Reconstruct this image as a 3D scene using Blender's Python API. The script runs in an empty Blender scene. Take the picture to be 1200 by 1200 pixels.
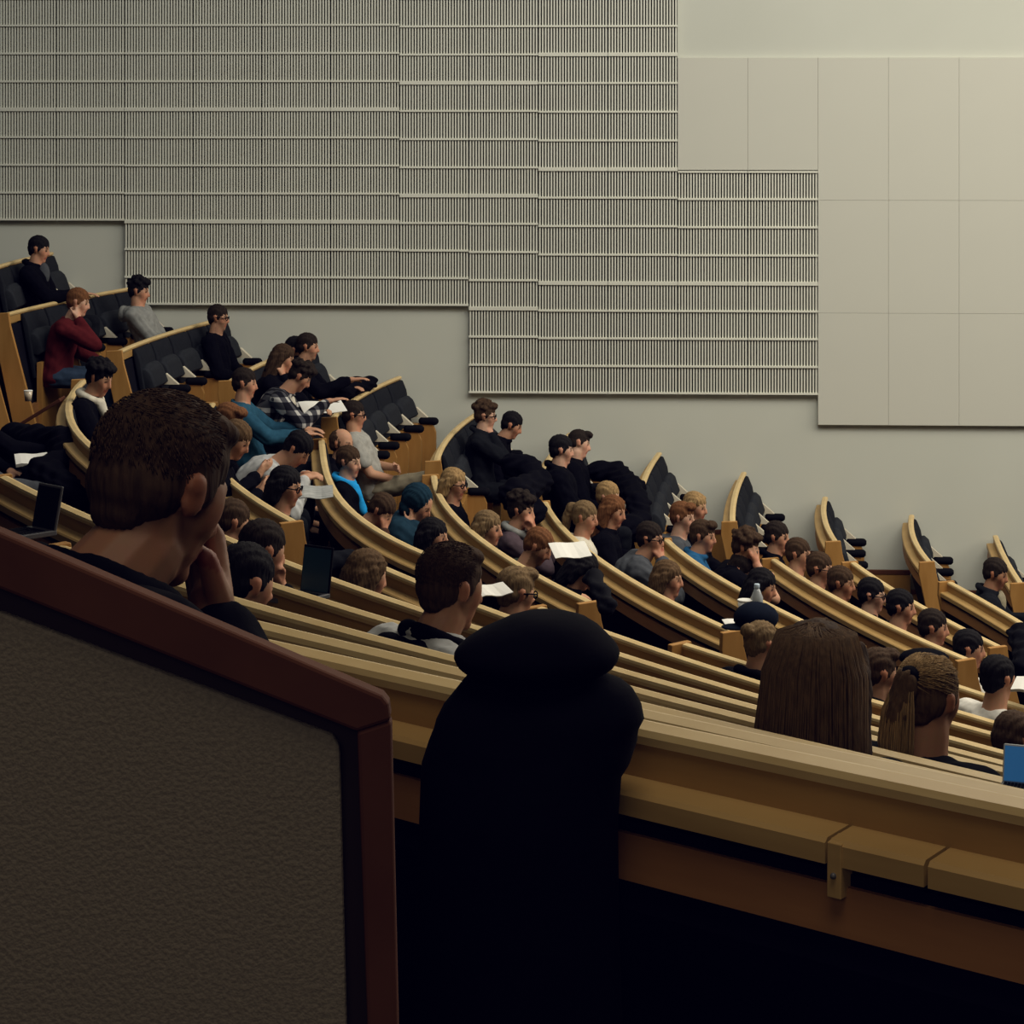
import bpy, math, random
from mathutils import Vector, Matrix
random.seed(7)
C = bpy.context.scene.collection
PI = math.pi
# ------------------------------------------------------------------ frame of the hall
F = 2600.0; VH = 148.0; S = 1.12; ZC = 5.6          # focal length in px, horizon row, metres per fit unit, eye height
CX, CY = 11.437 * S, 15.4535 * S                    # centre of the seating arcs
WY, WS = 20.2, 0.045                                # side wall: y = WY - WS*x
def wall_y(x): return WY - WS * x
RING = {  # radius, drop below the eye (fit units)
 -2: (18.84, .16), -1: (18.08, .39), 0: (17.32, .62), 1: (16.58, .86), 2: (15.85, 1.10), 3: (15.058, 1.352), 4: (14.258, 1.601),
 5: (13.497, 1.833), 6: (12.75, 2.075), 7: (11.993, 2.312), 8: (11.245, 2.506), 9: (10.537, 2.633),
 10: (9.851, 2.777), 11: (9.167, 2.936), 12: (8.502, 3.067), 13: (7.86, 3.266), 14: (7.2, 3.42)}
RR = {k: v[0] * S for k, v in RING.items()}
HT = {k: ZC - v[1] * S for k, v in RING.items()}     # height of each bench top
SEAT_H = .45
DROP = 1.18
def floor_z(k): return HT[k] - DROP
def unproj(u, v, z):
    y = (ZC - z) * F / (v - VH)
    return Vector(((u - 600) / F * y, y))
def at(u, v, y):
    return Vector(((u - 600) / F * y, y, ZC - (v - VH) / F * y))
def on_ring(u, r):
    """far-to-near: plan point where the sight column u meets the circle of radius r (the side away from the stage)"""
    a = (u - 600) / F
    A = a * a + 1; B = -2 * (a * CX + CY); Cc = CX * CX + CY * CY - r * r
    d = B * B - 4 * A * Cc
    d = max(d, 0.0)
    ys = [(-B - math.sqrt(d)) / (2 * A), (-B + math.sqrt(d)) / (2 * A)]
    return [Vector((a * y, y)) for y in ys if y > .6]
def ang(p): return math.atan2(p[1] - CY, -(p[0] - CX))   # 0 = straight back from the stage, + toward the far wall
def pol(t, r): return Vector((CX - r * math.cos(t), CY + r * math.sin(t)))
# ------------------------------------------------------------------ materials
MATS = {}
def lin(c): return tuple(((x / 255) / 12.92 if x / 255 <= .04045 else ((x / 255 + .055) / 1.055) ** 2.4) for x in c) + (1,)
def base_mat(name, col, rough=.6, spec=.3):
    m = bpy.data.materials.new(name); m.use_nodes = True
    b = m.node_tree.nodes['Principled BSDF']
    b.inputs['Base Color'].default_value = col; b.inputs['Roughness'].default_value = rough
    b.inputs['Specular IOR Level'].default_value = spec
    return m, m.node_tree, b
def noisy(name, c1, c2, scale=(1, 1, 1), nscale=8, rough=.6, bump=0, spec=.3, detail=4):
    if name in MATS: return MATS[name]
    m, nt, b = base_mat(name, c1, rough, spec)
    N, L = nt.nodes, nt.links
    tc = N.new('ShaderNodeTexCoord'); mp = N.new('ShaderNodeMapping'); mp.inputs['Scale'].default_value = scale
    nz = N.new('ShaderNodeTexNoise'); nz.inputs['Scale'].default_value = nscale; nz.inputs['Detail'].default_value = detail
    rp = N.new('ShaderNodeValToRGB'); rp.color_ramp.elements[0].color = c1; rp.color_ramp.elements[1].color = c2
    rp.color_ramp.elements[0].position = .3; rp.color_ramp.elements[1].position = .7
    L.new(tc.outputs['Object'], mp.inputs[0]); L.new(mp.outputs[0], nz.inputs['Vector'])
    L.new(nz.outputs['Fac'], rp.inputs[0]); L.new(rp.outputs[0], b.inputs['Base Color'])
    if bump:
        bp = N.new('ShaderNodeBump'); bp.inputs['Strength'].default_value = bump; bp.inputs['Distance'].default_value = .01
        L.new(nz.outputs['Fac'], bp.inputs['Height']); L.new(bp.outputs[0], b.inputs['Normal'])
    MATS[name] = m; return m
def sc(c, k): return (c[0] * k, c[1] * k, c[2] * k, 1)
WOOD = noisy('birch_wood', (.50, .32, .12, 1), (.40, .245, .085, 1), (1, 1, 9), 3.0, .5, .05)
WOODF = noisy('shaded_birch_face', (.40, .235, .075, 1), (.32, .18, .055, 1), (1, 1, 9), 3.0, .55)  # same birch, darkened: shade of the upright faces put into the colour
WOODL = noisy('lit_birch_rail', (.66, .50, .25, 1), (.57, .41, .185, 1), (2, 2, 12), 4, .45)  # same birch, paler: overhead light on the rail put into the colour
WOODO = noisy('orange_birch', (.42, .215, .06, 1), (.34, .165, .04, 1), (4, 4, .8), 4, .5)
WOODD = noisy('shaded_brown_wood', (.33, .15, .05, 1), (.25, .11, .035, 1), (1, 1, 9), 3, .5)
MAHOG = noisy('red_brown_wood', (.115, .042, .022, 1), (.085, .03, .016, 1), (2, 8, 2), 5, .7, 0, .08)
RECESS_SHADE = noisy('recess_shadow', (.022, .010, .008, 1), (.015, .008, .006, 1), rough=.7)  # near-black painted for the shadow gap between frame and linen
LINEN = noisy('grey_linen', (.27, .23, .175, 1), (.205, .173, .13, 1), (1, 1, 1), 260, .95, .2, .1, 3)
PLASTER = noisy('wall_plaster', (.57, .585, .52, 1), (.545, .56, .495, 1), nscale=1.2, rough=.9, spec=.1)
BOARD = noisy('smooth_wall_board', (.585, .585, .515, 1), (.56, .56, .495, 1), nscale=.8, rough=.8, spec=.15)
SLAT = noisy('cream_slat', (.74, .745, .655, 1), (.69, .695, .61, 1), nscale=3, rough=.7)
SLATB = noisy('slat_backing', (.04, .042, .036, 1), (.032, .034, .029, 1), rough=.95)
UPH = noisy('charcoal_upholstery', (.015, .0165, .021, 1), (.010, .0115, .015, 1), nscale=30, rough=.95, spec=.06)
UPHL = noisy('grey_seat_pad', (.021, .0235, .029, 1), (.015, .017, .021, 1), nscale=30, rough=.9, spec=.1)
BLACKV = noisy('black_vinyl', (.0035, .0035, .006, 1), (.003, .003, .005, 1), rough=.8, spec=.08)
VOID = noisy('unlit_back_shade', (.006, .006, .011, 1), (.005, .005, .008, 1), rough=.9, spec=.05)  # near-black stands in for the unlit underside of the benches
CARPET = noisy('dark_floor', (.014, .011, .012, 1), (.008, .007, .009, 1), nscale=20, rough=.95, spec=.05)
WHITEP = noisy('white_bracket', (.62, .57, .45, 1), (.55, .5, .4, 1), rough=.5)
PAPER = noisy('white_paper', (.80, .79, .74, 1), (.74, .73, .69, 1), nscale=2, rough=.9)
STEEL = noisy('dark_steel', (.10, .10, .11, 1), (.07, .07, .08, 1), rough=.4, spec=.5)
# ------------------------------------------------------------------ mesh helpers
class MB:
    def __init__(s): s.v = []; s.f = []
    def add(s, vs, fs):
        o = len(s.v); s.v += [tuple(p) for p in vs]; s.f += [tuple(i + o for i in f) for f in fs]
    def box(s, lo, hi, M=None):
        x0, y0, z0 = lo; x1, y1, z1 = hi
        vs = [Vector(p) for p in ((x0, y0, z0), (x1, y0, z0), (x1, y1, z0), (x0, y1, z0), (x0, y0, z1), (x1, y0, z1), (x1, y1, z1), (x0, y1, z1))]
        if M: vs = [M @ p for p in vs]
        s.add(vs, [(0, 3, 2, 1), (4, 5, 6, 7), (0, 1, 5, 4), (1, 2, 6, 5), (2, 3, 7, 6), (3, 0, 4, 7)])
    def rings(s, rs, cap=True):
        n = len(rs[0]); vs = [p for r in rs for p in r]; fs = []
        for i in range(len(rs) - 1):
            for j in range(n):
                k = (j + 1) % n
                fs.append((i * n + j, i * n + k, (i + 1) * n + k, (i + 1) * n + j))
        if cap:
            fs.append(tuple(reversed(range(n)))); fs.append(tuple((len(rs) - 1) * n + j for j in range(n)))
        s.add(vs, fs)
    def cap(s, a, b, ra, rb, n=10, m=3):
        """tapered capsule"""
        a = Vector(a); b = Vector(b); d = b - a
        if d.length < 1e-6: d = Vector((0, 0, 1e-4))
        q = d.normalized().to_track_quat('Z', 'Y'); X = q @ Vector((1, 0, 0)); Y = q @ Vector((0, 1, 0)); Z = d.normalized()
        rs = []
        for i in range(m):
            t = -PI / 2 + (i + .35) / (m) * PI / 2
            rs.append((a + Z * ra * math.sin(t), ra * math.cos(t)))
        rs.append((a, ra)); rs.append((b, rb))
        for i in range(m):
            t = (i + .65) / m * PI / 2
            rs.append((b + Z * rb * math.sin(t), rb * math.cos(t)))
        s.rings([[c + (X * math.cos(2 * PI * j / n) + Y * math.sin(2 * PI * j / n)) * r for j in range(n)] for c, r in rs])
    def ell(s, c, r, M=None, n=12, m=8):
        c = Vector(c); rs = []
        for i in range(m):
            t = -PI / 2 + (i + .4) / (m - .2) * PI
            ring = []
            for j in range(n):
                a = 2 * PI * j / n
                p = Vector((c.x + r[0] * math.cos(t) * math.cos(a), c.y + r[1] * math.cos(t) * math.sin(a), c.z + r[2] * math.sin(t)))
                ring.append(M @ p if M else p)
            rs.append(ring)
        s.rings(rs)
    def tube(s, pts, rad, n=6):
        pts = [Vector(p) for p in pts]; rs = []
        for i, p in enumerate(pts):
            d = (pts[min(i + 1, len(pts) - 1)] - pts[max(i - 1, 0)]).normalized()
            q = d.to_track_quat('Z', 'Y'); r = rad[i] if isinstance(rad, (list, tuple)) else rad
            rs.append([p + q @ Vector((math.cos(2 * PI * j / n) * r, math.sin(2 * PI * j / n) * r, 0)) for j in range(n)])
        s.rings(rs)
    def prism(s, poly, t0, t1, fn):
        """extrude a 2-D polygon: fn(a, b, t) -> point"""
        s.rings([[fn(a, b, t0) for a, b in poly], [fn(a, b, t1) for a, b in poly]])
    def mesh(s, name, mat, smooth=False):
        me = bpy.data.meshes.new(name); me.from_pydata([tuple(p) for p in s.v], [], s.f); me.update()
        if mat: me.materials.append(mat)
        if smooth:
            for p in me.polygons: p.use_smooth = True
        return me
    def build(s, name, mat, parent=None, smooth=False, bevel=0, loc=None):
        me = s.mesh(name, mat, smooth)
        fix_normals(me)
        if loc is not None:
            me.transform(Matrix.Translation(-Vector(loc)))
        o = bpy.data.objects.new(name, me); C.objects.link(o)
        if loc is not None: o.location = loc
        if parent:
            o.parent = parent
        if bevel:
            bv = o.modifiers.new('bevel', 'BEVEL'); bv.width = bevel; bv.segments = 2; bv.limit_method = 'ANGLE'
        return o
def fix_normals(me):
    import bmesh
    bm = bmesh.new(); bm.from_mesh(me); bmesh.ops.recalc_face_normals(bm, faces=bm.faces[:]); bm.to_mesh(me); bm.free()
def empty(name, label, cat, loc=(0, 0, 0), rz=0, group=None):
    o = bpy.data.objects.new(name, None); o.empty_display_size = .1; C.objects.link(o)
    o.location = loc; o.rotation_euler = (0, 0, rz); tag(o, label, cat, group); return o
def tag(o, label, cat, group=None):
    o['label'] = label; o['category'] = cat
    if group: o['group'] = group
    return o
def struct(o): o['kind'] = 'structure'; return o
ORD = ['first', 'second', 'third', 'fourth', 'fifth', 'sixth', 'seventh', 'eighth', 'ninth', 'tenth', 'eleventh', 'twelfth', 'thirteenth']
# ------------------------------------------------------------------ camera
cam = bpy.data.cameras.new('camera'); co = bpy.data.objects.new('camera', cam); C.objects.link(co)
cam.sensor_width = 36; cam.lens = 36 * F / 1200; cam.shift_y = -(600 - VH) / 1200; cam.clip_start = .05
co.location = (0, 0, ZC); co.rotation_euler = (PI / 2, math.radians(-.25) * 0, 0)
bpy.context.scene.camera = co
# ------------------------------------------------------------------ far side wall, with its boards
def wallpt(u, v, off=0.0):
    """point on the side wall (off = metres proud of it)"""
    a = (u - 600) / F
    y = WY / (1 + WS * a)
    p = Vector((a * y, y, ZC - (v - VH) / F * y)); return p
ywall_ang = math.atan(-WS)
WM = Matrix.Translation((0, WY, 0)) @ Matrix.Rotation(ywall_ang, 4, 'Z')   # wall frame: x along, -y toward the hall, z up
def wx(u):  # along-wall coordinate of a column
    p = wallpt(u, 300); return (WM.inverted() @ p).x
def wz(v, u=600): return wallpt(u, v).z
mb = MB(); mb.box((-9, 0, -1), (13, .3, 10.5), WM); struct(mb.build('wall_left', PLASTER))
PW = (wx(958) - wx(794)) / 2; X0 = wx(958) - 12 * PW      # panel width, left edge of first column
CELL = (wz(229) - wz(361)) / 4
def zrow(v): return wz(v, 600)
# slatted panels: for each column the list of joints, top to bottom
NS = 24
def slat_panel(x0, x1, z1, z0, label):
    root = empty('acoustic_panel', label, 'wall panel', WM @ Vector(((x0 + x1) / 2, 0, z0)), ywall_ang, 'cream slatted acoustic panels on the side wall')
    w = (x1 - x0) - .004; h = z1 - z0
    b = MB(); b.box((-w / 2, -.012, 0), (w / 2, -.001, h)); b.build('backing', SLATB, root)
    g = MB(); n = max(1, round(h / CELL)); ch = h / n; p = w / NS
    for i in range(NS):
        cx = -w / 2 + (i + .5) * p
        g.box((cx - p * .25, -.045, .004), (cx + p * .25, -.016, h - .004))
    for k in range(n + 1):
        zz = min(max(k * ch, .008), h - .008)
        g.box((-w / 2, -.058, zz - .0085), (w / 2, -.03, zz + .0085))
    g.build('slat_grille', SLAT, root)
cols = []
for c in range(-1, 12):
    xa = X0 + c * PW; uc = 794 - 10 * 82 + 82 * c + 41
    # column c spans 82 px; column 10, 11 are right of 794
    lo = 259 if uc < 146 else 358 if uc < 551 else 460
    up = 200 if uc > 794 else -95
    if uc < 465: joints = [128, 260]
    elif uc < 628: joints = [-35, 97, 229, 361]
    elif uc < 794: joints = [-68, 64, 198, 331]
    else: joints = [331]
    if uc < 465: joints = [-4] + joints
    js = [up] + [j for j in joints if up + 20 < j < lo - 12] + [lo]
    for i in range(len(js) - 1):
        if js[i + 1] < -2: continue
        slat_panel(xa, xa + PW, zrow(js[i]), zrow(js[i + 1]),
                   'cream slatted wall panel, %s column from the left, %s of its column from below' % (ORD[c + 1], ORD[len(js) - 2 - i] if len(js) - 2 - i else 'lowest'))
def board(x0, x1, z1, z0, label):
    m = MB(); m.box((x0 + .0009, -.05, z0 + .0009), (x1 - .0009, -.002, z1 - .0009), WM)
    o = m.build('cladding_board', BOARD, bevel=.0012, loc=WM @ Vector(((x0 + x1) / 2, 0, z0))); tag(o, label, 'wall panel', 'smooth cream panels on the side wall')
for c in range(10, 16):
    xa = X0 + c * PW
    js = [68, 199] if c < 12 else [68, 234, 365, 495]
    for i in range(len(js) - 1):
        board(xa, xa + PW, zrow(js[i]), zrow(js[i + 1]), 'plain cream wall board, %s column right of the tall slatted part, %s' % (ORD[c - 10], 'the only one' if c < 12 else ['topmost', 'middle one', 'lowest'][i]))
# ------------------------------------------------------------------ tiered floor and wainscot
TMIN, TMAX = -1.25, .62
def arc(t0, t1, n): return [t0 + (t1 - t0) * i / n for i in range(n + 1)]
mb = MB()
ks = sorted(RR)
prof = []
for k in ks:     # step edge just behind each bench's own row
    ro = (RR[k] + .12)
    prof.append((ro, floor_z(k)))
top = [(RR[ks[0]] + 3, floor_z(ks[0]) + .27)]
pts = []
rows = []
pr = [(RR[ks[0]] + 2.2, floor_z(ks[0]) + .25), (RR[ks[0]] + .12, floor_z(ks[0]) + .25)]
for i, k in enumerate(ks):
    pr.append((RR[k] + .12, floor_z(k)))
    rin = RR[ks[i + 1]] + .12 if i + 1 < len(ks) else .5
    pr.append((rin, floor_z(k)))
rs = []
for t in arc(TMIN, TMAX, 90):
    ring = []
    for r, z in pr:
        p = pol(t, r)
        if p.y > wall_y(p.x) - .01: # clip at the side wall
            # slide along the circle to the wall
            tt = t
            while pol(tt, r).y > wall_y(pol(tt, r).x) - .01: tt -= .004
            p = pol(tt, r)
        ring.append(Vector((p.x, p.y, z)))
    rs.append(ring)
n = len(pr); vs = [p for r in rs for p in r]; fs = []
for i in range(len(rs) - 1):
    for j in range(n - 1):
        fs.append((i * n + j, i * n + j + 1, (i + 1) * n + j + 1, (i + 1) * n + j))
mb.add(vs, fs); struct(mb.build('floor', CARPET))
# ------------------------------------------------------------------ benches
class Curve2:
    """bench line: radius as a low polynomial of the angle about the stage"""
    def __init__(s, pts, deg):
        ts = [ang(p) for p in pts]; rr = [(p - Vector((CX, CY))).length for p in pts]
        deg = min(deg, len(pts) - 1); s.t0 = sum(ts) / len(ts); n = deg + 1
        A = [[sum((t - s.t0) ** (i + j) for t in ts) for j in range(n)] for i in range(n)]
        B = [sum(r * (t - s.t0) ** i for t, r in zip(ts, rr)) for i in range(n)]
        for i in range(n):       # Gauss
            pv = max(range(i, n), key=lambda q: abs(A[q][i])); A[i], A[pv] = A[pv], A[i]; B[i], B[pv] = B[pv], B[i]
            for q in range(i + 1, n):
                f = A[q][i] / A[i][i]
                for c in range(i, n): A[q][c] -= f * A[i][c]
                B[q] -= f * B[i]
        s.c = [0] * n
        for i in reversed(range(n)): s.c[i] = (B[i] - sum(A[i][j] * s.c[j] for j in range(i + 1, n))) / A[i][i]
    def r(s, t): return sum(c * (t - s.t0) ** i for i, c in enumerate(s.c))
    def p(s, t): return pol(t, s.r(t))
    def frame(s, t):
        p = s.p(t); d = (s.p(t + .002) - s.p(t - .002)).normalized()   # along, toward the far wall
        out = Vector((-d.y, d.x))
        if (p + out - Vector((CX, CY))).length < (p - Vector((CX, CY))).length: out = -out
        return p, d, out
def sweep(cv, t0, t1, prof, z, n=None, name='', mat=None, parent=None, smooth=False, org=None, mbx=None):
    n = n or max(2, int(abs(t1 - t0) / .02)); rs = []
    for t in arc(t0, t1, n):
        p, d, o = cv.frame(t)
        rs.append([Vector((p.x + o.x * a, p.y + o.y * a, z + b)) - org for a, b in prof])
    if mbx is not None: mbx.rings(rs); return
    m = MB(); m.rings(rs)
    return m.build(name, mat, parent, smooth)
RAIL_ = [(.012, -.003), (.016, -.012), (.014, -.024), (-.03, -.024), (-.034, -.012), (-.028, -.002), (-.012, .002)]
FACE_ = [(.010, -.02), (.010, -.085), (-.022, -.085), (-.022, -.02)]
LEDGE_ = [(.008, -.072), (.064, -.075), (.070, -.081), (.070, -.108), (.008, -.104)]
LOWER_ = [(.058, -.137), (.064, -.200), (.044, -.202), (.040, -.137)]
SHELL = [(.040, -.10), (.044, -.20), (-.10, -.74), (-.13, -.74), (-.02, -.10)]
UPHP = [(-.022, -.02), (-.02, -.10), (-.13, -.66), (-.175, -.64), (-.06, -.10), (-.045, -.03)]
CUSH = [(-.12, -.72), (-.13, -.82), (-.55, -.80), (-.58, -.76), (-.56, -.72), (-.18, -.70)]
PLINTH = [(-.10, -.74), (-.10, -DROP), (-.17, -DROP), (-.17, -.74)]
def end_panel(cv, t, side, z, org, root, drop=DROP, slant=.32):
    p, d, o = cv.frame(t); th = .036
    poly = [(-.045, .006), (.078, .0), (.082, -.10), (-slant + .17, -drop), (-slant - .03, -drop), (-.06, -.10)]
    m = MB()
    m.prism(poly, 0, th * side, lambda a, b, tt: Vector((p.x + o.x * a + d.x * tt, p.y + o.y * a + d.y * tt, z + b)) - org)
    return m.build('end_panel', WOODO, root, bevel=.004)
def bench(cv, t0, t1, z, label, group, seats=False, near_end=True, far_end=False, ledge_cuts=None, cushion=True, ps=1):
    RAIL, FACE, LEDGE, LOWER = [[(a * ps, b * ps) for a, b in P_] for P_ in (RAIL_, FACE_, LEDGE_, LOWER_)]
    pm = cv.p((t0 + t1) / 2); org = Vector((pm.x, pm.y, z - DROP))
    root = empty('lecture_bench', label, 'bench', org, 0, group)
    k = dict(org=org, parent=root)
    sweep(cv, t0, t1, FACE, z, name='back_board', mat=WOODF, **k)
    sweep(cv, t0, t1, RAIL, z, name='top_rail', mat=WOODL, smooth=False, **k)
    cuts = [t0] + (ledge_cuts or []) + [t1]
    for a, b in zip(cuts, cuts[1:]):
        g = .00012 if ledge_cuts else 0
        sweep(cv, a + g * (1 if b > a else -1), b - g * (1 if b > a else -1), LEDGE, z, name='writing_ledge', mat=WOOD, **k)
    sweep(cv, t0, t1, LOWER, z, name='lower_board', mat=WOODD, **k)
    sweep(cv, t0, t1, SHELL, z, name='back_shell', mat=VOID, **k)
    if not seats:
        sweep(cv, t0, t1, UPHP, z, name='back_upholstery', mat=UPH, **k)
        if cushion: sweep(cv, t0, t1, CUSH, z, name='seat_cushion', mat=UPH, **k)
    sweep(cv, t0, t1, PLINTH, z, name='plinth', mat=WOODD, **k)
    s = 1 if t1 > t0 else -1      # t0 is the far-wall end, t1 the aisle end
    if near_end: end_panel(cv, t1, s, z, org, root)
    if far_end: end_panel(cv, t0, -s, z, org, root)
    return root
WALLROW = {  # k: wall end (u,v), aisle-end points on the top line
 2: [(60, 295), (-40, 326)], 3: [(165, 335), (77, 348), (10, 367)], 4: [(262, 371), (243, 376), (137, 411)], 5: [(365, 402), (316, 420), (268, 446)],
 6: [(467, 440), (400, 478), (388, 489)], 7: [(565, 478), (530, 505), (510, 540)], 8: [(667, 506), (645, 532), (632, 562)], 9: [(771, 529), (754, 560), (748, 587)],
 10: [(870, 552), (861, 576), (857, 611)], 11: [(965, 581), (965, 607), (978, 634)], 12: [(1066, 602), (1069, 628), (1088, 658)], 13: [(1164, 626), (1176, 652), (1195, 683)]}
WALLCV = {}
WHERE = {2: 'topmost, cut by the left edge', 3: 'second from the top', 4: 'third from the top', 5: 'fourth from the top', 6: 'fifth from the top', 7: 'sixth from the top', 8: 'seventh from the top', 9: 'sixth from the front',
         10: 'fifth from the front', 11: 'fourth from the front', 12: 'third from the front', 13: 'front, cut by the right edge'}
seat_proto = None
def make_seat():
    """tip-up seat, origin on the floor below the bench top line; local x = along the bench, y = outward (away from stage)"""
    r = empty('tip_up_seat', '', 'seat')
    W = .245
    m = MB(); rs = []
    for i in range(9):          # cushioned back, slightly hollow
        x = -W + 2 * W * i / 8; e = .012 * (1 - (2 * i / 8 - 1) ** 4)
        rs.append([Vector((x, a - e * w, DROP + b)) for a, b, w in ((-.024, -.03, 0), (-.035, -.10, 0), (-.125, -.55, 0), (-.155, -.545, 1), (-.085, -.12, 1), (-.05, -.035, 1))])
    m.rings(rs); m.build('backrest', UPH, r, True, .006)
    m = MB(); rs = []
    for i in range(11):         # folded seat pad with a rounded top edge
        q = 2 * i / 10 - 1; x = q * (W - .02); e = .04 * abs(q) ** 6
        rs.append([Vector((x, a, DROP + b)) for a, b in ((-.075, -.165 - e), (-.105, -.36), (-.165, -.365), (-.205, -.335), (-.165, -.19 - e), (-.125, -.155 - e))])
    m.rings(rs); m.build('seat_pad', UPHL, r, True, .008)
    a = MB(); a.prism([(-.16, -.365), (-.285, -.365), (-.18, -.275)], -.024, .024, lambda p, q, t: Vector((W + .01 + t, p, DROP + q)))
    ar = a.build('armrest_bracket', WHITEP, r)
    b = MB(); rs = []
    for i in range(13):
        q = i / 12; y = -.20 - .18 * q; k = 1 - max(0, (abs(2 * q - 1) - .7) / .3) ** 2 * .55
        rs.append([Vector((W + .01 + .040 * k * math.cos(2 * PI * j / 10), y, DROP - .40 + .036 * k * math.sin(2 * PI * j / 10))) for j in range(10)])
    b.rings(rs); b.build('armrest', BLACKV, r, True)
    c = MB(); c.prism([(-.12, -.42), (-.33, -.42), (-.36, -.50), (-.36, -DROP), (-.22, -DROP), (-.17, -.7)], -.018, .018, lambda p, q, t: Vector((W + .01 + t, p, DROP + q)))
    c.build('side_panel', WOODO, r, False, .004)
    d = MB(); d.box((-W, -.20, .06), (W, -.16, .76)); d.build('front_panel', WOODO, r)
    return r
def copy_tree(o):
    r = o.copy(); C.objects.link(r)
    for ch in list(o.children):
        c = ch.copy(); C.objects.link(c); c.parent = r
    return r
seat_first = [True]
SEATS = []
for k, pts in WALLROW.items():
    u0, v0 = pts[0]
    z = wallpt(u0, v0).z
    pw = wallpt(u0, v0); P = [Vector((pw.x, pw.y - .05))] + [unproj(u, v, z) for u, v in pts[1:]]
    cv = Curve2(P, 2 if k > 6 else 1); WALLCV[k] = (cv, z)
    t0, t1 = ang(P[0]), ang(P[-1])
    bench(cv, t0, t1, z, 'short birch bench at the side wall, %s' % WHERE[k], 'short benches against the side wall', seats=True)
    L = sum((cv.p(a) - cv.p(b)).length for a, b in zip(arc(t0, t1, 20), arc(t0, t1, 20)[1:]))
    ns = max(1, int((L - .05) / .535)); t = t0
    if k == 2: ns = 4
    for i in range(ns):
        tt = t0 + (t1 - t0) * (i + .5) / ns * (ns * .535 / L if ns * .535 < L else 1)
        p, d, o = cv.frame(tt)
        if k == 2 and p.x / p.y * F + 600 < -30: continue
        SEATS.append((k, i, ns, p, d, o, z))
proto = make_seat()
for n, (k, i, ns, p, d, o, z) in enumerate(SEATS):
    s = proto if n == 0 else copy_tree(proto)
    s.location = (p.x, p.y, z - DROP)
    # local y = outward, local x = along (right-handed)
    s.rotation_euler = (0, 0, math.atan2(o.y, o.x) - PI / 2)
    tag(s, 'charcoal tip-up seat, %s from the wall on the wall bench %s' % (ORD[i], WHERE[k].replace(', cut by', ' at')), 'seat', 'tip-up seats on the wall benches')
# curved benches of the middle block
MID = {4: [(95, 445), (83, 478), (95, 518), (170, 562)], 5: [(248, 472), (236, 490), (275, 567), (343, 611)], 6: [(375, 515), (385, 560), (400, 589), (425, 612), (507, 649), (530, 663)],
       7: [(507, 557), (520, 590), (560, 630), (610, 663), (690, 705)], 8: [(638, 588), (680, 640), (760, 690), (857, 739)], 9: [(780, 632), (832, 670), (886, 702), (960, 736), (1003, 757)],
       10: [(906, 655), (960, 690), (1013, 718), (1132, 772)], 11: [(998, 659), (1046, 689), (1123, 736), (1172, 757)], 12: [(1112, 682), (1160, 708), (1200, 733), (1240, 757)]}
MIDCV = {}
MW = {4: 'just left of the foreground man', 5: 'partly behind the foreground man', 6: 'starting beside the man in the grey t-shirt', 7: 'with the blonde woman at its head', 8: 'with the woman in white at its front',
      9: 'in front of the blue-jacket man', 10: 'ending beside the white-shirted man', 11: 'short one beyond the row of glasses wearers', 12: 'below the man with a tie'}
for k, pts in MID.items():
    P = [unproj(u, v, HT[k]) for u, v in pts]
    cv = Curve2(P, 3 if len(P) > 4 else 2); MIDCV[k] = cv
    bench(cv, ang(P[0]), ang(P[-1]), HT[k], 'curved birch bench of the middle block, ' + MW[k], 'curved benches of the middle block', near_end=True, far_end=True)
# near block
NEAR = {0: [(312, 753), (536, 805), (752, 848), (960, 890), (1200, 943)], 1: [(264, 721), (545, 792), (754, 837), (893, 863)], 2: [(70, 640), (269, 703), (536, 773), (753, 828), (893, 858)],
        3: [(4, 558), (90, 602), (325, 686), (464, 730), (745, 809), (893, 846)], 4: [(215, 608), (348, 664), (384, 677), (726, 783), (893, 833)],
        5: [(432, 658), (495, 684), (726, 766), (893, 818)], 6: [(628, 712), (700, 735), (802, 770), (870, 796)], 7: [(803, 754), (870, 776), (1037, 826), (1160, 858)],
        8: [(975, 788), (1040, 808), (1123, 834)], 9: [(1110, 800), (1154, 813), (1200, 829)]}
NW = ['nearest one behind the black coat', 'second from the camera', 'third from the camera', 'fourth from the camera', 'fifth from the camera', 'sixth from the camera', 'seventh from the camera', 'eighth from the camera', 'ninth from the camera', 'tenth from the camera']
NEARCV = {}
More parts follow.
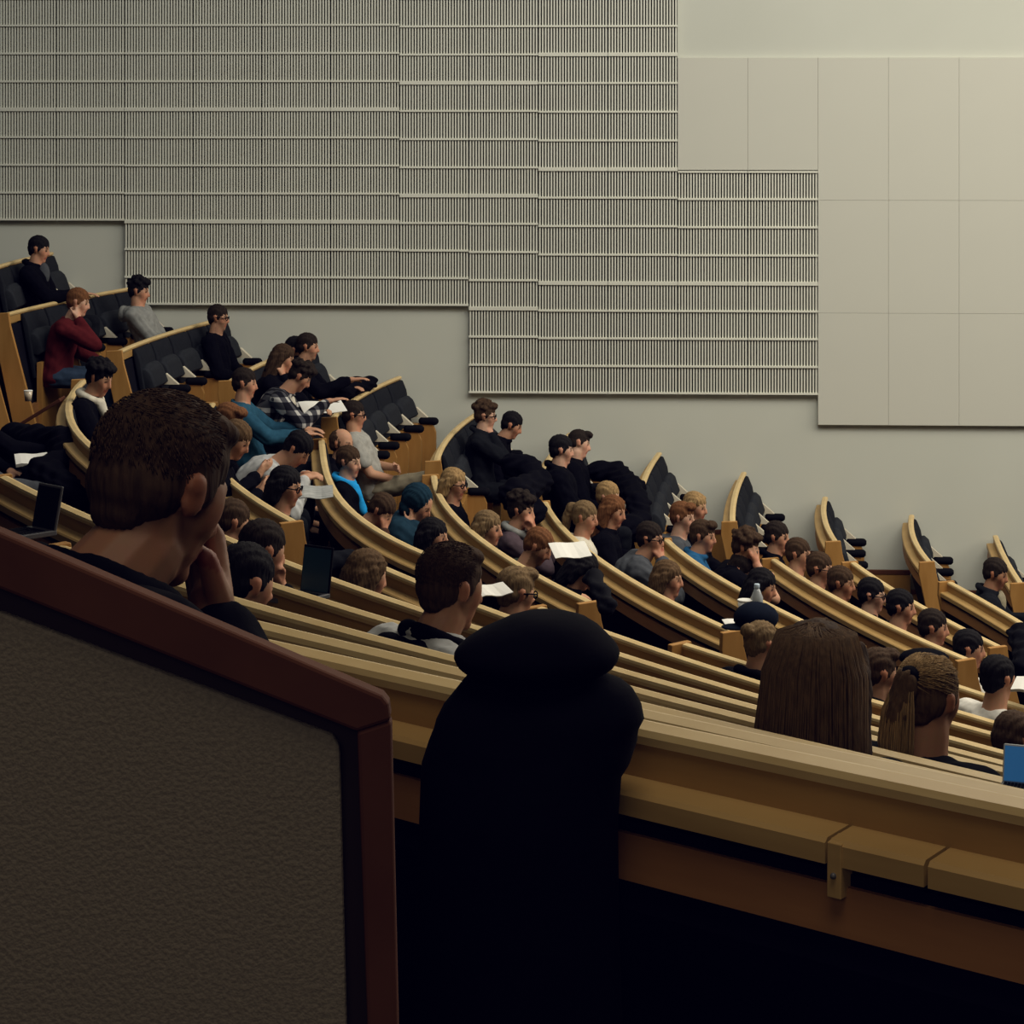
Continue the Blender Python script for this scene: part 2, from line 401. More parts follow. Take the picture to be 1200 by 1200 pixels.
for k, pts in NEAR.items():
    P = [unproj(u, v, HT[k]) for u, v in pts]
    ref = [pol(t, RR[k]) for t in arc(ang(P[0]), -1.15, 4)]
    cv = Curve2(P + P + ([ref[-1]] if k > 0 else []), 2); NEARCV[k] = cv
    # far end: first point; near end: well outside the frame on the right
    t1 = ang(P[0])
    while cv.p(t1).x / max(cv.p(t1).y, .3) * F + 600 < 1500 and cv.p(t1).y > .5 and t1 > -1.3: t1 -= .005
    cuts = None
    if k == 0:
        def tu(u):
            t = ang(P[0])
            while cv.p(t).x / cv.p(t).y * F + 600 < u: t -= .0005
            return t
        cuts = [tu(998), tu(1106)]
    t0 = ang(P[0]) + (.05 if k in (0, 1) else 0)
    r = bench(cv, t0, t1, HT[k], 'long birch bench of the near block, ' + NW[k], 'benches of the near block', near_end=False, far_end=(k > 1), ledge_cuts=cuts, ps=.82 if k == 0 else 1)
    if k == 0:
        org = r.location
        for u in (1007,):
            p, d, o = cv.frame(tu(u))
            m = MB(); m.prism([(.035, -.060), (.0595, -.064), (.060, -.122), (.035, -.122)], -.0085, .0085, lambda a, b, t: Vector((p.x + o.x * a + d.x * t, p.y + o.y * a + d.y * t, HT[0] + b)) - org)
            br = m.build('ledge_bracket', WOOD, r, bevel=.001)
            m = MB(); c = Vector((p.x + o.x * .061, p.y + o.y * .061, HT[0] - .098)) - org
            m.ell(c, (.0035, .0035, .0035)); m.build('screw', STEEL, br, True)
# wooden wainscot stepping down along the wall
for n, k in enumerate(range(8, 14)):
    xa = WALLCV[k][0].p(ang((wallpt(*WALLROW[k][0]).x, wallpt(*WALLROW[k][0]).y))).x
    xb = wallpt(*WALLROW[k + 1][0]).x if k + 1 in WALLROW else xa + .8
    zt = {8: 2.0, 9: wallpt(850, 621).z, 10: wallpt(950, 646).z, 11: wallpt(1050, 668).z, 12: wallpt(1150, 692).z, 13: wallpt(1240, 715).z}[k]
    if k == 8: zt = wallpt(740, 596).z
    m = MB(); m.box((xa, -.02 - .06, floor_z(k) - .3), (xb, -.005 - .045, zt), Matrix.Translation((0, WY, 0)) @ Matrix.Rotation(ywall_ang, 4, 'Z'))
    struct(m.build('baseboard_%d' % (n + 1), WOODO))
    m = MB(); m.box((xa, -.088, zt - .02), (xb, -.045, zt + .012), WM); struct(m.build('trim_%d' % (n + 1), MAHOG))
# ------------------------------------------------------------------ framed partition at lower left (aisle side)
PY = 1.72
def pp(u, v, dy=0): return Vector(((u - 600) / F * PY, PY + dy, ZC - (v - VH) / F * PY))
root = empty('aisle_partition', 'low aisle partition of grey linen in a red-brown wooden frame, sloping down to the right', 'partition', (pp(200, 1200).x, PY, floor_z(0) + .27))
org = root.location.copy()
def slab(name, pix, d0, d1, mat, bev=0, parent=root):
    m = MB(); m.rings([[pp(u, v, d0) - org for u, v in pix], [pp(u, v, d1) - org for u, v in pix]])
    return m.build(name, mat, parent, bevel=bev)
fl = floor_z(-1); vb = VH + (ZC - fl) / PY * F
sl = (808 - 622) / 437.
L = -260
slab('top_rail', [(L, 624 + sl * L), (436, 811), (448, 816), (455, 825), (458, 845), (418, 858), (L, 690 + sl * .93 * L)], 0, .022, MAHOG, .003)
slab('post', [(418, 858), (458, 845), (466, 1200), (466 + 8, vb), (430 + 8, vb), (430, 1200)], .001, .021, MAHOG, .003)
slab('recess', [(L, 690 + sl * .9 * L), (420, 852), (433, 1200), (440, vb), (L, vb)], .018, .024, RECESS_SHADE)
slab('linen_panel', [(L, 722 + sl * .88 * L), (372, 859), (389, 865), (397, 878), (405, 1200), (411, vb), (L, vb)], .008, .018, LINEN, .003)
# ------------------------------------------------------------------ people
def remesh_later(): pass
PENDING = []     # (object, voxel, smooth iterations, post function)
def displace(me, fn):
    n = len(me.vertices); co = [0.0] * (3 * n); no = [0.0] * (3 * n)
    me.vertices.foreach_get('co', co); me.vertices.foreach_get('normal', no)
    for i in range(n):
        q = fn(co[3 * i], co[3 * i + 1], co[3 * i + 2])
        co[3 * i] += no[3 * i] * q; co[3 * i + 1] += no[3 * i + 1] * q; co[3 * i + 2] += no[3 * i + 2] * q
    me.vertices.foreach_set('co', co); me.update()
def later(mbx, name, mat, parent, voxel, it, post=None):
    me = mbx.mesh(name, mat)
    o = bpy.data.objects.new(name, me); C.objects.link(o)
    if parent: o.parent = parent
    r = o.modifiers.new('r', 'REMESH'); r.mode = 'VOXEL'; r.voxel_size = voxel; r.use_smooth_shade = True
    if it:
        s = o.modifiers.new('s', 'SMOOTH'); s.iterations = it; s.factor = .5
    PENDING.append((o, post, mat)); return o
def flush():
    bpy.context.view_layer.update()
    dg = bpy.context.evaluated_depsgraph_get()
    for o, post, mat in PENDING:
        me = bpy.data.meshes.new_from_object(o.evaluated_get(dg))
        old = o.data; nm = old.name
        o.modifiers.clear(); o.data = me; bpy.data.meshes.remove(old); me.name = nm
        if not me.materials: me.materials.append(mat)
        for p in me.polygons: p.use_smooth = True
        if post: post(me)
    PENDING.clear()
def skin_mat():
    if 'skin' in MATS: return MATS['skin']
    m, nt, b = base_mat('skin', (.5, .3, .2, 1), .55, .3)
    a = nt.nodes.new('ShaderNodeVertexColor'); a.layer_name = 'tone'
    nz = nt.nodes.new('ShaderNodeTexNoise'); nz.inputs['Scale'].default_value = 45
    mx = nt.nodes.new('ShaderNodeMix'); mx.data_type = 'RGBA'; mx.blend_type = 'MULTIPLY'; mx.inputs[0].default_value = .18
    nt.links.new(a.outputs[0], mx.inputs[6]); nt.links.new(nz.outputs['Color'], mx.inputs[7]); nt.links.new(mx.outputs[2], b.inputs['Base Color'])
    b.inputs['Subsurface Weight'].default_value = 0
    MATS['skin'] = m; return m
HAIRC = {'black': (.007, .006, .007), 'dark': (.018, .012, .009), 'brown': (.050, .028, .015), 'lbrown': (.10, .058, .028), 'red': (.15, .062, .025), 'blond': (.30, .19, .085), 'grey': (.12, .11, .10), 'dblond': (.17, .11, .055)}
def hair_mat(c):
    h = HAIRC[c]
    return noisy('hair_' + c, (h[0] * 1.25, h[1] * 1.25, h[2] * 1.25, 1), (h[0] * .6, h[1] * .6, h[2] * .6, 1), (60, 60, 8), 2.0, .8, .3, .12)
TOPC = {'black': (.0028, .0028, .005), 'navy': (.007, .010, .019), 'char': (.009, .010, .013), 'grey': (.24, .245, .235), 'lgrey': (.42, .43, .43), 'dgrey': (.065, .07, .08), 'maroon': (.085, .012, .014), 'teal': (.022, .075, .125),
        'blue': (.02, .09, .20), 'bright': (.02, .30, .70), 'white': (.70, .68, .62), 'cream': (.62, .58, .48), 'tee': (.34, .335, .31), 'green': (.03, .035, .028), 'brown': (.06, .03, .02), 'dteal': (.012, .032, .052), 'khaki': (.23, .20, .14), 'jeans': (.035, .055, .095), 'beige': (.33, .29, .20), 'gtrous': (.13, .13, .12), 'purple': (.07, .05, .06)}
def cloth_mat(c):
    h = TOPC[c]
    return noisy('cloth_' + c, (h[0] * 1.1, h[1] * 1.1, h[2] * 1.1, 1), (h[0] * .8, h[1] * .8, h[2] * .8, 1), (1, 1, 1), 25, .95, .2, .04)
def pattern_mat(kind):
    if kind in MATS: return MATS[kind]
    m, nt, b = base_mat(kind, (.02, .02, .025, 1), .9, .1); N, L = nt.nodes, nt.links
    tc = N.new('ShaderNodeTexCoord'); sp = N.new('ShaderNodeSeparateXYZ'); L.new(tc.outputs['Object'], sp.inputs[0])
    def stripes(sock, freq, duty):
        mu = N.new('ShaderNodeMath'); mu.operation = 'MULTIPLY'; mu.inputs[1].default_value = freq; L.new(sock, mu.inputs[0])
        fr = N.new('ShaderNodeMath'); fr.operation = 'FRACT'; L.new(mu.outputs[0], fr.inputs[0])
        lt = N.new('ShaderNodeMath'); lt.operation = 'LESS_THAN'; lt.inputs[1].default_value = duty; L.new(fr.outputs[0], lt.inputs[0]); return lt.outputs[0]
    rp = N.new('ShaderNodeValToRGB')
    if kind == 'plaid':
        ad = N.new('ShaderNodeMath'); ad.operation = 'ADD'; L.new(stripes(sp.outputs['Z'], 11, .38), ad.inputs[0])
        ad2 = N.new('ShaderNodeMath'); ad2.operation = 'ADD'; L.new(sp.outputs['X'], ad2.inputs[0]); L.new(sp.outputs['Y'], ad2.inputs[1])
        L.new(stripes(ad2.outputs[0], 11, .38), ad.inputs[1])
        mu = N.new('ShaderNodeMath'); mu.operation = 'MULTIPLY'; mu.inputs[1].default_value = .5; L.new(ad.outputs[0], mu.inputs[0]); L.new(mu.outputs[0], rp.inputs[0])
        e = rp.color_ramp.elements; e[0].color = (.007, .007, .011, 1); e[1].color = (.45, .44, .42, 1); e[1].position = .95
        x = e.new(.5); x.color = (.06, .06, .07, 1)
    else:
        L.new(stripes(sp.outputs['Z'], 26, .5), rp.inputs[0])
        rp.color_ramp.elements[0].color = (.45, .45, .42, 1); rp.color_ramp.elements[1].color = (.02, .02, .025, 1)
    L.new(rp.outputs[0], b.inputs['Base Color']); MATS[kind] = m; return m
SKIN = {'fair': (.52, .275, .17), 'mid': (.42, .21, .12), 'tan': (.28, .13, .072), 'pale': (.60, .36, .25)}
def rotm(yaw, pitch, roll=0):
    """yaw + = to own left, pitch + = nodding down"""
    return Matrix.Rotation(yaw, 4, 'Z') @ Matrix.Rotation(pitch, 4, 'Y') @ Matrix.Rotation(roll, 4, 'X')
def ik(a, b, l1, l2, hint):
    a = Vector(a); b = Vector(b); d = b - a; D = d.length
    if D > (l1 + l2) * .985: b = a + d.normalized() * (l1 + l2) * .985; d = b - a; D = d.length
    D = max(D, abs(l1 - l2) + .02)
    x = (D * D + l1 * l1 - l2 * l2) / (2 * D); h = math.sqrt(max(l1 * l1 - x * x, 0))
    n = d.normalized(); hv = Vector(hint); hv = (hv - n * hv.dot(n)).normalized()
    return a + n * x + hv * h, b
def hand(mb, w, dirv, palm, side, curl, k=1.0):
    """five-fingered hand from the wrist w: dirv = finger direction, palm = palm normal, side = +1 left hand"""
    X = Vector(dirv).normalized(); P = Vector(palm); P = (P - X * P.dot(X)).normalized(); Y = P.cross(X) * side   # Y points to the thumb side
    w = Vector(w)
    def q(a, b, c): return w + X * a * k + Y * b * k + P * c * k
    mb.cap(q(-.02, 0, 0), q(.02, 0, 0), .027 * k, .027 * k)
    for b in (-.027, -.009, .009, .027): mb.cap(q(.02, b * .7, 0), q(.085, b, 0), .016 * k, .0125 * k, 8)
    for i, (b, l) in enumerate(((-.030, .060), (-.010, .075), (.010, .082), (.030, .072))):
        a0 = .088; ang_ = 0; p = q(a0, b, 0); r = .0098 - (.001 if i == 0 else 0)
        for s_, fr in enumerate((.45, .3, .25)):
            ang_ += curl * (.5 if s_ == 0 else .8) * (1 + .08 * (1.5 - i))
            n_ = p + (X * math.cos(ang_) + P * math.sin(ang_)) * l * fr * k + Y * (b * .10 if s_ == 0 else 0) * k
            mb.cap(p, n_, r * k, (r - .0006) * k, 8, 2); p = n_; r -= .0006
    t0 = q(.012, .022, .004); t1 = q(.048, .050, .012 + .012 * curl); t2 = q(.074, .056 - .012 * curl, .018 + .022 * curl); t3 = q(.094, .052 - .02 * curl, .024 + .03 * curl)
    mb.cap(t0, t1, .016 * k, .0125 * k, 8, 2); mb.cap(t1, t2, .0115 * k, .010 * k, 8, 2); mb.cap(t2, t3, .010 * k, .0085 * k, 8, 2)
ARM = {  # wrist target (x fwd, y out from body centre, z above seat), palm normal, finger direction, curl
 'desk': ((.40, .15, .34), (0, 0, -1), (1, -.35, -.05), .35), 'lap': ((.25, .09, .17), (0, -.3, -1), (.8, -.6, -.1), .5), 'cross': ((.22, -.08, .27), (-1, 0, -.3), (.25, -1, .05), .4),
 'phone': ((.30, .07, .36), (-.4, -.5, .6), (.8, -.5, .3), .75), 'out': ((.47, .20, .44), (0, 0, -1), (1, -.1, .0), .3), 'write': ((.38, .08, .35), (0, -.35, -1), (.9, -.5, -.15), .7), 'thigh': ((.30, .16, .17), (0, 0, -1), (1, -.1, -.2), .3)}
def person(sp, place):
    """sp: look and pose; place(head_local) -> (matrix rotation yaw, origin)"""
    vox = sp.get('vox', .0095); lean = sp.get('lean', 8); lean = math.radians(lean - 7 if lean <= 12 else lean); k = sp.get('tor', 1.0)
    # spine
    pts = [Vector((0, 0, .09))]; n = 8; L = .47 * k
    for i in range(n):
        a = lean * (.55 + .75 * i / n) - .10 * (1 - i / n)
        pts.append(pts[-1] + Vector((math.sin(a), 0, math.cos(a))) * L / n)
    def spn(t):
        f = t * n; i = min(int(f), n - 1); return pts[i].lerp(pts[i + 1], f - i)
    def dirn(t):
        i = min(int(t * n), n - 1); return (pts[i + 1] - pts[i]).normalized()
    neck = pts[-1]; nd = dirn(1.0)
    hp = math.radians(sp.get('pitch', 8)); hy = math.radians(sp.get('yaw', -20 if sp.get('b') == 'M' else 0)); hr = math.radians(sp.get('roll', 0))
    ndir = (nd * .55 + Vector((math.sin(hp * .5) + .12, 0, math.cos(hp * .5))) * .6).normalized()
    hd = neck + ndir * .066 + Vector((.022, 0, 0)); hs = sp.get('hs', .885)
    HM = Matrix.Translation(hd) @ rotm(hy, hp, hr) @ Matrix.Translation((.0, 0, .085)) @ Matrix.Scale(hs, 4)
    hc = HM @ Vector((0, 0, 0))
    sh = {}
    for s in (1, -1):
        sh[s] = spn(.93) + Vector((0, s * .178 * sp.get('bw', 1), 0)) - nd * .02
    # arms
    arms = {}
    for s, key in ((1, 'L'), (-1, 'R')):
        a = sp.get(key, 'lap')
        if a in ('chin', 'mouth', 'brow', 'cheek', 'fist'):
            off = {'chin': (.085, .025, -.175), 'mouth': (.125, .03, -.15), 'brow': (.13, .055, -.08), 'cheek': (.06, .085, -.145), 'fist': (.185, -.005, -.150)}[a]
            w = HM @ Vector((off[0], off[1] * s, off[2])); fd = (HM.to_3x3() @ Vector((-.15, -.35 * s, 1))); pm = HM.to_3x3() @ Vector((-1, -.3 * s, .0)); cu = {'chin': 1.1, 'mouth': 1.0, 'brow': .5, 'cheek': .8, 'fist': 1.6}[a]
            hint = (.6, s * .55, -1)
        else:
            t, pm, fd, cu = ARM[a] if isinstance(a, str) else a
            w = Vector((t[0] + math.sin(lean) * .12, t[1] * s, t[2])); fd = Vector((fd[0], fd[1] * s, fd[2])); pm = Vector((pm[0], pm[1] * s, pm[2])); hint = (-.08, s * .8, -1)
        el, w = ik(sh[s], w, .285, .255, hint); arms[s] = (el, w, fd, pm, cu)
    # body -------------------------------------------------
    B = MB()
    def ringloft(M, lst, n=14):
        rs = []
        for t, dx, dy in lst:
            c = spn(t) if t >= 0 else pts[0] + Vector((0, 0, t * .4)); d = dirn(max(t, 0)) if t >= 0 else Vector((0, 0, 1)); X = Vector((d.z, 0, -d.x))
            rs.append([c + X * dx * math.cos(2 * PI * j / n) + Vector((0, dy * math.sin(2 * PI * j / n), 0)) for j in range(n)])
        M.rings(rs)
    bw = sp.get('bw', 1)
    ringloft(B, [(-.2, .07, .10), (-.1, .10, .15), (.08, .10, .15), (.35, .085, .125), (.62, .098, .145), (.8, .10, .16), (.92, .078, .160 * bw), (1.0, .056, .09)])
    B.cap(neck - nd * .06, hd + Vector((.0, 0, .01)), .066, .057, 12); B.cap(hd, HM @ Vector((-.015, 0, -.02)), .053, .055, 12)
    def H(c, r): B.ell(c, r, HM, 16, 10)
    H((-.012, 0, .030), (.098, .077, .092)); H((.028, 0, -.042), (.062, .058, .080)); H((.060, 0, -.100), (.028, .030, .024)); H((.01, 0, -.075), (.058, .056, .040))
    for s in (1, -1):
        H((.056, s * .033, -.032), (.026, .024, .028)); H((-.004, s * .077, -.004), (.020, .010, .032)); H((-.010, s * .083, .010), (.018, .008, .018))
        B.cap(HM @ Vector((.078, s * .012, .027)), HM @ Vector((.064, s * .045, .024)), .0115, .0105, 8, 2); H((.042, s * .044, -.006), (.036, .025, .052))
    B.cap(HM @ Vector((.088, 0, .012)), HM @ Vector((.107, 0, -.030)), .0095, .0115, 8, 2); H((.096, 0, -.036), (.014, .018, .010))
    B.cap(HM @ Vector((.082, -.016, -.060)), HM @ Vector((.082, .016, -.060)), .0085, .0085, 8, 2); B.cap(HM @ Vector((.079, -.013, -.074)), HM @ Vector((.079, .013, -.074)), .009, .009, 8, 2)
    for s in (1, -1):
        el, w, fd, pm, cu = arms[s]
        B.cap(spn(.9), sh[s], .06, .055); B.cap(sh[s], el, .052, .040); B.cap(el, w, .041, .028); hand(B, w + (w - el).normalized() * .015, ((w - el).normalized() * .5 + Vector(fd).normalized()).normalized(), pm, s, cu, sp.get('hk', .98))
    legs = sp.get('legs', {})
    LG = {}
    for s in (1, -1):
        kn = Vector(legs.get('kn%d' % s, (.44, s * .13, .075))); an = Vector(legs.get('an%d' % s, (.42, s * .13, -.36)))
        LG[s] = (Vector((.02, s * .09, .09)), kn, an)
        B.cap(LG[s][0], kn, .078, .056); B.cap(kn, an, .055, .036); B.cap(an, an + Vector((.13, s * .02, -.04)), .034, .026)
    tone = SKIN[sp.get('skin', 'fair')]; HI = HM.inverted(); hcol = HAIRC[sp.get('hc', 'dark')]; beard = sp.get('beard', 0)
    def post(me):
        at_ = me.color_attributes.new('tone', 'FLOAT_COLOR', 'POINT')
        buf = []
        for v in me.vertices:
            p = HI @ v.co; c = tone
            if p.z > -.16 and abs(p.y) < .11 and abs(p.x) < .15:
                x, y, z = p; ay = abs(y)
                if x > .055 and ((ay - .031) / .015) ** 2 + ((z - .004) / .0085) ** 2 < 1: c = (.03, .02, .018)
                elif x > .05 and .014 < ay < .052 and .020 < z < .034: c = tuple(.3 * a + .7 * b for a, b in zip(tone, hcol))
                elif x > .055 and ay < .026 and -.080 < z < -.055: c = (tone[0] * .78, tone[1] * .45, tone[2] * .45)
                elif beard and x > -.01 + (-.02 - z) * .1 and z < -.042 and ay < .075: c = tuple((1 - beard) * a + beard * b for a, b in zip(tone, hcol))
                elif x > .04 and z < .0: c = (tone[0] * 1.04, tone[1] * .9, tone[2] * .88)
                if ay > .074 and -.04 < z < .03: c = (tone[0] * 1.0, tone[1] * .78, tone[2] * .72)
            buf += [c[0], c[1], c[2], 1]
        at_.data.foreach_set('color', buf)
    body = later(B, 'person', skin_mat(), None, vox, sp.get('bsm', 2), post)
    # clothing ---------------------------------------------
    T = MB(); g = sp.get('bulk', .014); typ = sp.get('top', 'sweater')
    ringloft(T, [(-.18, .10 + g, .14 + g), (-.05, .125 + g, .17 + g), (.1, .115 + g, .165 + g), (.35, .102 + g, .150 + g), (.62, .108 + g, .160 + g), (.8, .108 + g, .172 + g), (.91, .085 + g, .165 * bw + g), (.985, .058 + g * .6, .085 + g), (1.02, .052 + g * .3, .06 + g * .3)])
    for s in (1, -1):
        el, w, fd, pm, cu = arms[s]
        T.cap(spn(.88), sh[s], .066 + g, .06 + g); 
        if typ == 'tee': T.cap(sh[s], sh[s].lerp(el, .62), .060 + g, .056 + g)
        else:
            T.cap(sh[s], el, .058 + g, .048 + g); T.cap(el, w - (w - el).normalized() * .012, .048 + g, .034 + g * .6)
    if typ == 'hoodie':
        T.cap(neck - nd * .03 + Vector((-.065, -.06, .0)), neck - nd * .03 + Vector((-.065, .06, .0)), .045, .045); T.cap(neck + Vector((-.03, -.075, -.01)), neck + Vector((.04, -.06, -.04)), .03, .025); T.cap(neck + Vector((-.03, .075, -.01)), neck + Vector((.04, .06, -.04)), .03, .025)
        T.ell(neck + Vector((-.105, 0, -.05)), (.05, .09, .075))
    elif typ == 'jacket':
        for j in range(9):
            a = 2 * PI * j / 9; b = 2 * PI * (j + 1) / 9
            f = lambda q: neck + nd * .025 + Vector((math.cos(q) * .068 - .008, math.sin(q) * .075, -.012 * math.cos(q) * 2))
            T.cap(f(a), f(b), .024, .024, 6, 2)
    elif typ in ('sweater', 'shirt'):
        for j in range(9):
            a = 2 * PI * j / 9; b = 2 * PI * (j + 1) / 9
            f = lambda q: neck + nd * .0 + Vector((math.cos(q) * .062, math.sin(q) * .07, -.02 * math.cos(q)))
            T.cap(f(a), f(b), .014, .014, 6, 2)
    tm = pattern_mat(sp['pat']) if sp.get('pat') else cloth_mat(sp.get('tc', 'black'))
    nm = {'tee': 't_shirt', 'hoodie': 'hoodie', 'jacket': 'jacket', 'sweater': 'sweater', 'shirt': 'shirt'}[typ]
    def fold(me, amp=.004):
        ph = random.random() * 6
        displace(me, lambda x, y, z: amp * math.sin(z * 55 + 6 * math.sin(y * 14 + ph) + x * 18) * math.sin(y * 30 + x * 25 + ph))
    later(T, nm, tm, body, max(vox, .009), 3, fold)
    if sp.get('hoodc'):
        Hd = MB(); Hd.cap(neck - nd * .02 + Vector((-.075, -.07, .0)), neck - nd * .02 + Vector((-.075, .07, .0)), .05, .05); Hd.ell(neck + Vector((-.125, 0, -.07)), (.055, .12, .085))
        later(Hd, 'hood', cloth_mat(sp['hoodc']), body, .008, 3, fold)
    if sp.get('collar'):
        I = MB()
        for j in range(10):
            a = 2 * PI * j / 10; b = 2 * PI * (j + 1) / 10
            for h_, r_ in ((-.01, .034), (.03, .030), (.058, .024)):
                f = lambda q: neck + nd * (h_ - .01) + Vector((math.cos(q) * .072 - .012 - h_ * .3, math.sin(q) * .085, -.035 * math.cos(q)))
                I.cap(f(a), f(b), r_, r_, 8, 2)
        I.cap(spn(.9) + Vector((-.04, -.15, .01)), neck + Vector((-.06, 0, .0)), .07, .06); I.cap(spn(.9) + Vector((-.04, .15, .01)), neck + Vector((-.06, 0, .0)), .07, .06)
        later(I, 'collar', cloth_mat('black'), body, .008, 3, fold)
    if sp.get('inner'):
        I = MB(); c = spn(.86) + Vector((dirn(.86).z * .082, 0, -dirn(.86).x * .082)); I.ell(c, (.045 + g, .05, .10)); later(I, 'undershirt', cloth_mat(sp['inner']), body, .008, 2)
    if sp.get('tie'):
        I = MB(); d = dirn(.8); X = Vector((d.z, 0, -d.x)); q = spn(.97) + X * (.07 + g); I.cap(q, spn(.3) + X * (.125 + g), .02, .036); later(I, 'necktie', cloth_mat('brown'), body, .008, 1)
    if sp.get('scarf'):
        I = MB()
        for j in range(9):
            a = 2 * PI * j / 9; b = 2 * PI * (j + 1) / 9
            f = lambda q: neck + nd * .02 + Vector((math.cos(q) * .07, math.sin(q) * .078, -.03 * math.cos(q)))
            I.cap(f(a), f(b), .028, .028, 8, 2)
        I.cap(neck + Vector((.085, -.03, -.03)), neck + Vector((.15, -.04, -.20)), .035, .03)
        later(I, 'scarf', cloth_mat(sp['scarf']), body, .009, 2, fold)
    Q = MB(); ringloft(Q, [(-.2, .08, .115), (-.1, .118, .168), (.05, .118, .166), (.16, .1, .15)])
    for s in (1, -1):
        hj, kn, an = LG[s]; Q.cap(hj, kn, .092, .068); Q.cap(kn, an + Vector((0, 0, .02)), .068, .050)
    later(Q, 'trousers', cloth_mat(sp.get('lc', 'char')), body, max(vox, .01), 2, fold)
    for s in (1, -1):
        Sx = MB(); an = LG[s][2]; Sx.cap(an + Vector((-.03, 0, -.045)), an + Vector((.15, s * .02, -.055)), .042, .036); Sx.cap(an, an + Vector((0, 0, -.03)), .045, .045)
        later(Sx, 'shoe', cloth_mat('black'), body, .012, 1)
    # hair ---------------------------------------------------
    st = sp.get('hair', 'short'); R = random.Random(sp.get('seed', 1))
    if st != 'none':
        W = MB()
        def E_(c, r): W.ell(c, r, HM, 16, 10)
        if st == 'bald':
            E_((-.036, 0, .028), (.086, .083, .083)); E_((-.04, 0, -.02), (.07, .078, .06)); 
            for s in (1, -1): E_((.0, s * .070, .01), (.030, .013, .038))
        elif st == 'hoodup':
            E_((-.046, 0, .030), (.122, .104, .125)); E_((-.06, 0, -.06), (.085, .095, .09))
        elif st == 'cap':
            E_((-.012, 0, .060), (.108, .090, .075)); W.ell((.09, 0, .048), (.085, .07, .010), HM); E_((-.05, 0, .0), (.06, .078, .06))
        else:
            E_((-.016, 0, .043), (.103, .084, .089)); E_((-.042, 0, .0), (.070, .079, .074)); E_((-.058, 0, -.045), (.036, .050, .038))
            for s in (1, -1): E_((.002, s * .071, .018), (.036, .012, .040))
            if st in ('quiff', 'messy'): E_((.055, 0, .100), (.050, .060, .034))
            if st == 'messy':
                for i in range(26):
                    a = R.uniform(-2.6, 2.6) + PI; b = R.uniform(.1, 1.3)
                    c = Vector((-.02 + .1 * math.cos(b) * math.cos(a) * 1.0, .085 * math.cos(b) * math.sin(a), .05 + .088 * math.sin(b)))
                    if c.x > .05 and c.z < .07: continue
                    E_(c, (R.uniform(.018, .032),) * 3)
            if st == 'crop': E_((.03, 0, .098), (.055, .066, .028))
            if st in ('long', 'bob'):
                ln = .30 if st == 'long' else .13
                for s in (1, -1):
                    W.cap(HM @ Vector((-.01, s * .078, .03)), HM @ Vector((-.03, s * .088, -ln * .6)), .030, .028); W.cap(HM @ Vector((-.06, s * .05, .0)), HM @ Vector((-.075, s * .06, -ln)), .045, .038)
                    W.cap(HM @ Vector((.03, s * .070, .07)), HM @ Vector((.0, s * .088, .0)), .022, .022)
                W.cap(HM @ Vector((-.07, 0, .0)), HM @ Vector((-.085, 0, -ln)), .055, .05)
            if st == 'ponytail':
                W.cap(HM @ Vector((-.115, 0, .065)), HM @ Vector((-.135, 0, .055)), .024, .030); W.cap(HM @ Vector((-.135, 0, .05)), HM @ Vector((-.155, 0, -.05)), .032, .036); W.cap(HM @ Vector((-.155, 0, -.05)), HM @ Vector((-.14, 0, -.20)), .036, .014)
            if st == 'bun': E_((-.115, 0, .07), (.042, .045, .042))
        def hpost(me, amp=sp.get('hamp', .0035)):
            def fn(x, y, z):
                p = HI @ Vector((x, y, z)); a = math.atan2(p.y, p.x + .02)
                return amp * (math.sin(a * 34 + 5 * math.sin(p.z * 30) + p.z * 20) * .6 + math.sin(p.y * 210 + p.z * 60) * .5)
            displace(me, fn)
        hm_ = cloth_mat(sp['capc']) if st in ('cap', 'hoodup') else hair_mat(sp.get('hc', 'dark'))
        hname = 'cap' if st == 'cap' else 'hood' if st == 'hoodup' else 'hair'
        hv = sp.get('hvox', .007)
        if sp.get('strands'):
            sp['strands'](W, HM, R)
        ho = later(W, hname, hm_, body, hv, 1, hpost)
        if sp.get('fine'):
            fo = MB(); sp['fine'](fo, HM, random.Random(4)); f2 = fo.build('hair_strands', hair_mat(sp.get('hcs', sp.get('hc', 'dark'))), ho, True)
        if st == 'ponytail' and sp.get('band'):
            bnd = MB(); bnd.cap(HM @ Vector((-.112, 0, .062)), HM @ Vector((-.128, 0, .060)), .030, .030); later(bnd, 'hair_band', cloth_mat('black'), ho, .006, 1)
    if sp.get('glasses'):
        G = MB()
        for s in (1, -1):
            c = [(.098 - .012 * abs(math.cos(q)) * 0 - .006 * (1 + math.cos(q) * s) * .5, s * .033 + math.cos(q) * .025, .003 + math.sin(q) * .018) for q in [2 * PI * j / 12 for j in range(13)]]
            G.tube([HM @ Vector(p) for p in c], .0035, 5); G.tube([HM @ Vector(p) for p in ((.090, s * .058, .008), (.05, s * .080, .010), (-.01, s * .088, .006))], .0035, 5)
        G.tube([HM @ Vector(p) for p in ((.1, -.009, .008), (.104, 0, .010), (.1, .009, .008))], .003, 5)
        G.build('glasses', BLACKV, body, True)
    yaw, origin = place(hc)
    body.rotation_euler = (0, 0, yaw); body.location = origin
    tag(body, sp['label'], 'person', sp.get('group'))
    return body, HM
LOG = []
